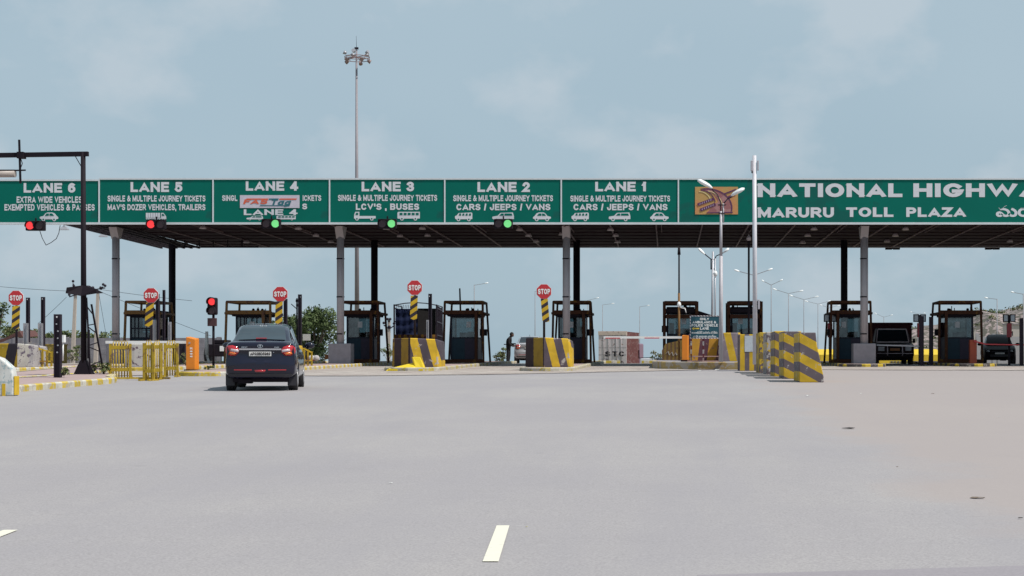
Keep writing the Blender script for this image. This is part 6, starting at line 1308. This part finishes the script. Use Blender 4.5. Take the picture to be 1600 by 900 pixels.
# ---------------------------------------------------------------- person at the silver car
def skin(name, verts, edges, radii, m, parent=None, sub=2, root=0):
    me = bpy.data.meshes.new(name); me.from_pydata(verts, edges, []); me.materials.append(m); o = bpy.data.objects.new(name, me); C.objects.link(o)
    if parent: o.parent = parent
    s = o.modifiers.new('skin', 'SKIN'); s.use_smooth_shade = True
    for i, rd in enumerate(radii): me.skin_vertices[0].data[i].radius = (rd, rd) if not isinstance(rd, tuple) else rd; me.skin_vertices[0].data[i].use_root = (i == root)
    u = o.modifiers.new('sub', 'SUBSURF'); u.levels = sub; u.render_levels = sub
    return o
def person():
    d = 95.0; x = (794.5 - VX) * d / F
    clothes = mat('person_dark_clothes', (.006, .005, .008), .9, var=.3); skinm = mat('person_skin', (.10, .05, .035), .6)
    # stands sideways to the camera facing +x, head bowed
    V = [(0, 0, .92), (.01, 0, 1.08), (.03, 0, 1.26), (.06, 0, 1.38), (.11, 0, 1.46), (.14, 0, 1.52),      # 0-5 pelvis..neck
         (.0, -.10, .88), (-.03, -.11, .50), (-.06, -.11, .10), (.04, -.12, .045), (.12, -.12, .035),          # 6-10 near leg
         (.0, .10, .88), (.03, .11, .50), (.0, .11, .10), (.10, .12, .045), (.18, .12, .035),                 # 11-15 far leg
         (.05, -.18, 1.36), (.04, -.22, 1.12), (.20, -.20, .98), (.26, -.18, .96),                           # 16-19 near arm
         (.05, .18, 1.36), (.08, .22, 1.12), (.27, .18, 1.02), (.33, .16, 1.01)]                             # 20-23 far arm
    E = [(0, 1), (1, 2), (2, 3), (3, 4), (4, 5), (0, 6), (6, 7), (7, 8), (8, 9), (9, 10), (0, 11), (11, 12), (12, 13), (13, 14), (14, 15), (3, 16), (16, 17), (17, 18), (18, 19), (3, 20), (20, 21), (21, 22), (22, 23)]
    Rd = [(.16, .17), (.15, .16), (.15, .18), (.13, .17), .075, .06, (.12, .11), .09, .065, .05, .035, .12, .09, .065, .05, .035, .075, .06, .045, .03, .075, .06, .045, .03]
    o = skin('person', V, E, Rd, clothes, None, 2, 0); o.location = (x, d, G(x, d)); tag(o, 'person in dark clothes standing with bowed head at the silver car window', 'person')
    # head with face, bowed forward and down
    hb = bmesh.new(); bmesh.ops.create_icosphere(hb, subdivisions=3, radius=.105)
    for v in hb.verts:
        c = v.co; c.z *= 1.18
        if c.x > 0 and c.z < 0: c.y *= 1 - .25 * min(1, -c.z / .12)
        fz_ = c.z
        if c.x > .05:
            if abs(c.y) < .018 and -.05 < fz_ < .015: c.x += .022 * (1 - abs(fz_ + .03) / .05 if abs(fz_ + .03) < .05 else 0)
            if .015 < abs(c.y) < .045 and 0 < fz_ < .03: c.x -= .010
            if abs(c.y) < .03 and -.085 < fz_ < -.07: c.x -= .006
    me = bpy.data.meshes.new('head'); hb.to_mesh(me); hb.free(); me.materials.append(skinm)
    for p in me.polygons: p.use_smooth = True
    h = bpy.data.objects.new('head', me); C.objects.link(h); h.parent = o; h.location = (.19, 0, 1.575); h.rotation_euler = (0, R(28), 0)
    q = MB(); q.ball((-.02, 0, .03), .112, 14, sc=(1, 1, 1.08)); q.box(.0, .0, 0, 0, 0, 0) if False else None; hair = q.build('hair', mat('hair_black', (.008, .007, .008), .8), h); hair.location.x = -.012
    for s_ in (-1, 1):
        e = MB(); e.ball((.088, s_ * .032, .012), .012, 8); e.build('eye', mat('eye_white', (.4, .38, .36), .3), h); e = MB(); e.ball((0, s_ * .103, -.005), .028, 8, sc=(.6, .3, 1)); e.build('ear', skinm, h)
    for base, dirx in (((.26, -.18, .96), 1), ((.33, .16, 1.01), 1)):
        bx, by, bz = base; Vh = [(bx, by, bz), (bx + .045, by, bz - .004), (bx + .085, by, bz - .008)]; Eh = [(0, 1), (1, 2)]; Rh = [.024, .03, .030]
        for k in range(4):
            yy = by - .030 + .020 * k; ln = [.062, .072, .068, .052][k]; i = len(Vh); Vh += [(bx + .095, yy, bz - .010), (bx + .095 + ln * .5, yy, bz - .022), (bx + .095 + ln * .8, yy, bz - .045)]; Eh += [(2, i), (i, i + 1), (i + 1, i + 2)]; Rh += [.009, .009, .008]
        i = len(Vh); Vh += [(bx + .05, by - .038, bz), (bx + .085, by - .058, bz - .012)]; Eh += [(1, i), (i, i + 1)]; Rh += [.010, .009]
        skin('hand', Vh, Eh, Rh, skinm, o, 1, 0)
    b = MB(); b.box(-.24, -.08, -.20, -.12, 1.03, 1.08); b.box(.05, .42, -.21, -.17, 1.06, 1.12); b.build('shoulder_bag', clothes, o); return o
person()

# ---------------------------------------------------------------- litter on the road
M_pap = mat('paper', (.60, .60, .58), .8); M_lit_dk = mat('litter_dark', (.04, .035, .035), .9); M_lit_br = mat('litter_brown', (.16, .12, .09), .9)
def scrap(px, py, wpx, hpx, m, label, seed):
    x, y = unproj(px, py); s_ = F / y; r = random.Random(seed); w = wpx / s_ / 2; h = hpx / s_; n = 9; V = [(0, 0, h * .8)]
    ln = w * .7
    for i in range(n): q = 2 * math.pi * i / n; k = r.uniform(.6, 1.1); V.append((w * k * math.cos(q), ln * k * math.sin(q), .004 + r.uniform(0, h * .5)))
    b = MB(); b.add(V, [(0, i + 1, (i + 1) % n + 1) for i in range(n)]); o = b.build('litter', m); o.location = (x, y, G(x, y) + .003); s = o.modifiers.new('s', 'SOLIDIFY'); s.thickness = .003
    tag(o, label, 'litter', 'litter on the road')
for i, q in enumerate([(1261, 619, 7, 1.8, M_pap, 'white scrap of paper on the road nearest below the jersey barriers'), (1346, 615.5, 5, 1.4, M_pap, 'small white scrap on the road below the booth at the right'), (1457, 615.5, 6, 1.2, M_lit_br, 'small brown scrap on the road below the rightmost booth'), (1327, 670, 24, 3, M_lit_dk, 'dark flat strip of rubber lying on the road at the right'),
    (1528, 779, 26, 3, M_lit_br, 'brown flattened rubbish near the lower right corner'), (611, 755.5, 6, 1.2, M_pap, 'tiny white scrap in the middle of the road left of the dash'), (1594, 811, 9, 3, M_lit_dk, 'dark twig at the right edge of the road'), (1560, 652, 4, 1, M_pap, 'tiny white scrap on the dusty road at the right'), (823, 824, 4, 1.4, mat('leaf_litter', (.45, .42, .15), .9), 'tiny yellowish scrap beside the painted dash'), (1402, 730, 4, 1.2, M_lit_br, 'tiny brown crumb on the dusty part of the road'), (1120, 578, 9, 1.5, M_pap, 'white rubble crumb on the apron below the ambulance sign'), (1093, 580, 8, 1.4, M_pap, 'pale rubble crumb on the apron left of the jersey barriers')]):
    scrap(*q, seed=i)

for px, w_, h_, lab in ((1588, 5, 4, 'small pale house at the foot of the hill, right of the black car'), (1512, 4, 3.2, 'small pale house at the foot of the hill behind the rightmost booth')):
    d = 430; a = At(px, d, z=(VY - 529) * d / F - .5); t = thing('hill_house', lab, 'house', a.loc, group='small houses at the foot of the hill')
    b = MB(); b.box(-w_ / 2, w_ / 2, 0, 4, -8, h_); b.build('wall', mat('house_pale', (.42, .38, .36), .8, var=.2), t)
    b = MB(); b.box(-w_ / 2 - .2, w_ / 2 + .2, -.3, 4.2, h_, h_ + .25); b.build('roof', M_conc, t)
    for q in (-1, 1): b = MB(); b.box(q * w_ * .25 - .4, q * w_ * .25 + .4, -.03, 0, 1.2, 2.3); b.build('window', M_dark, t)
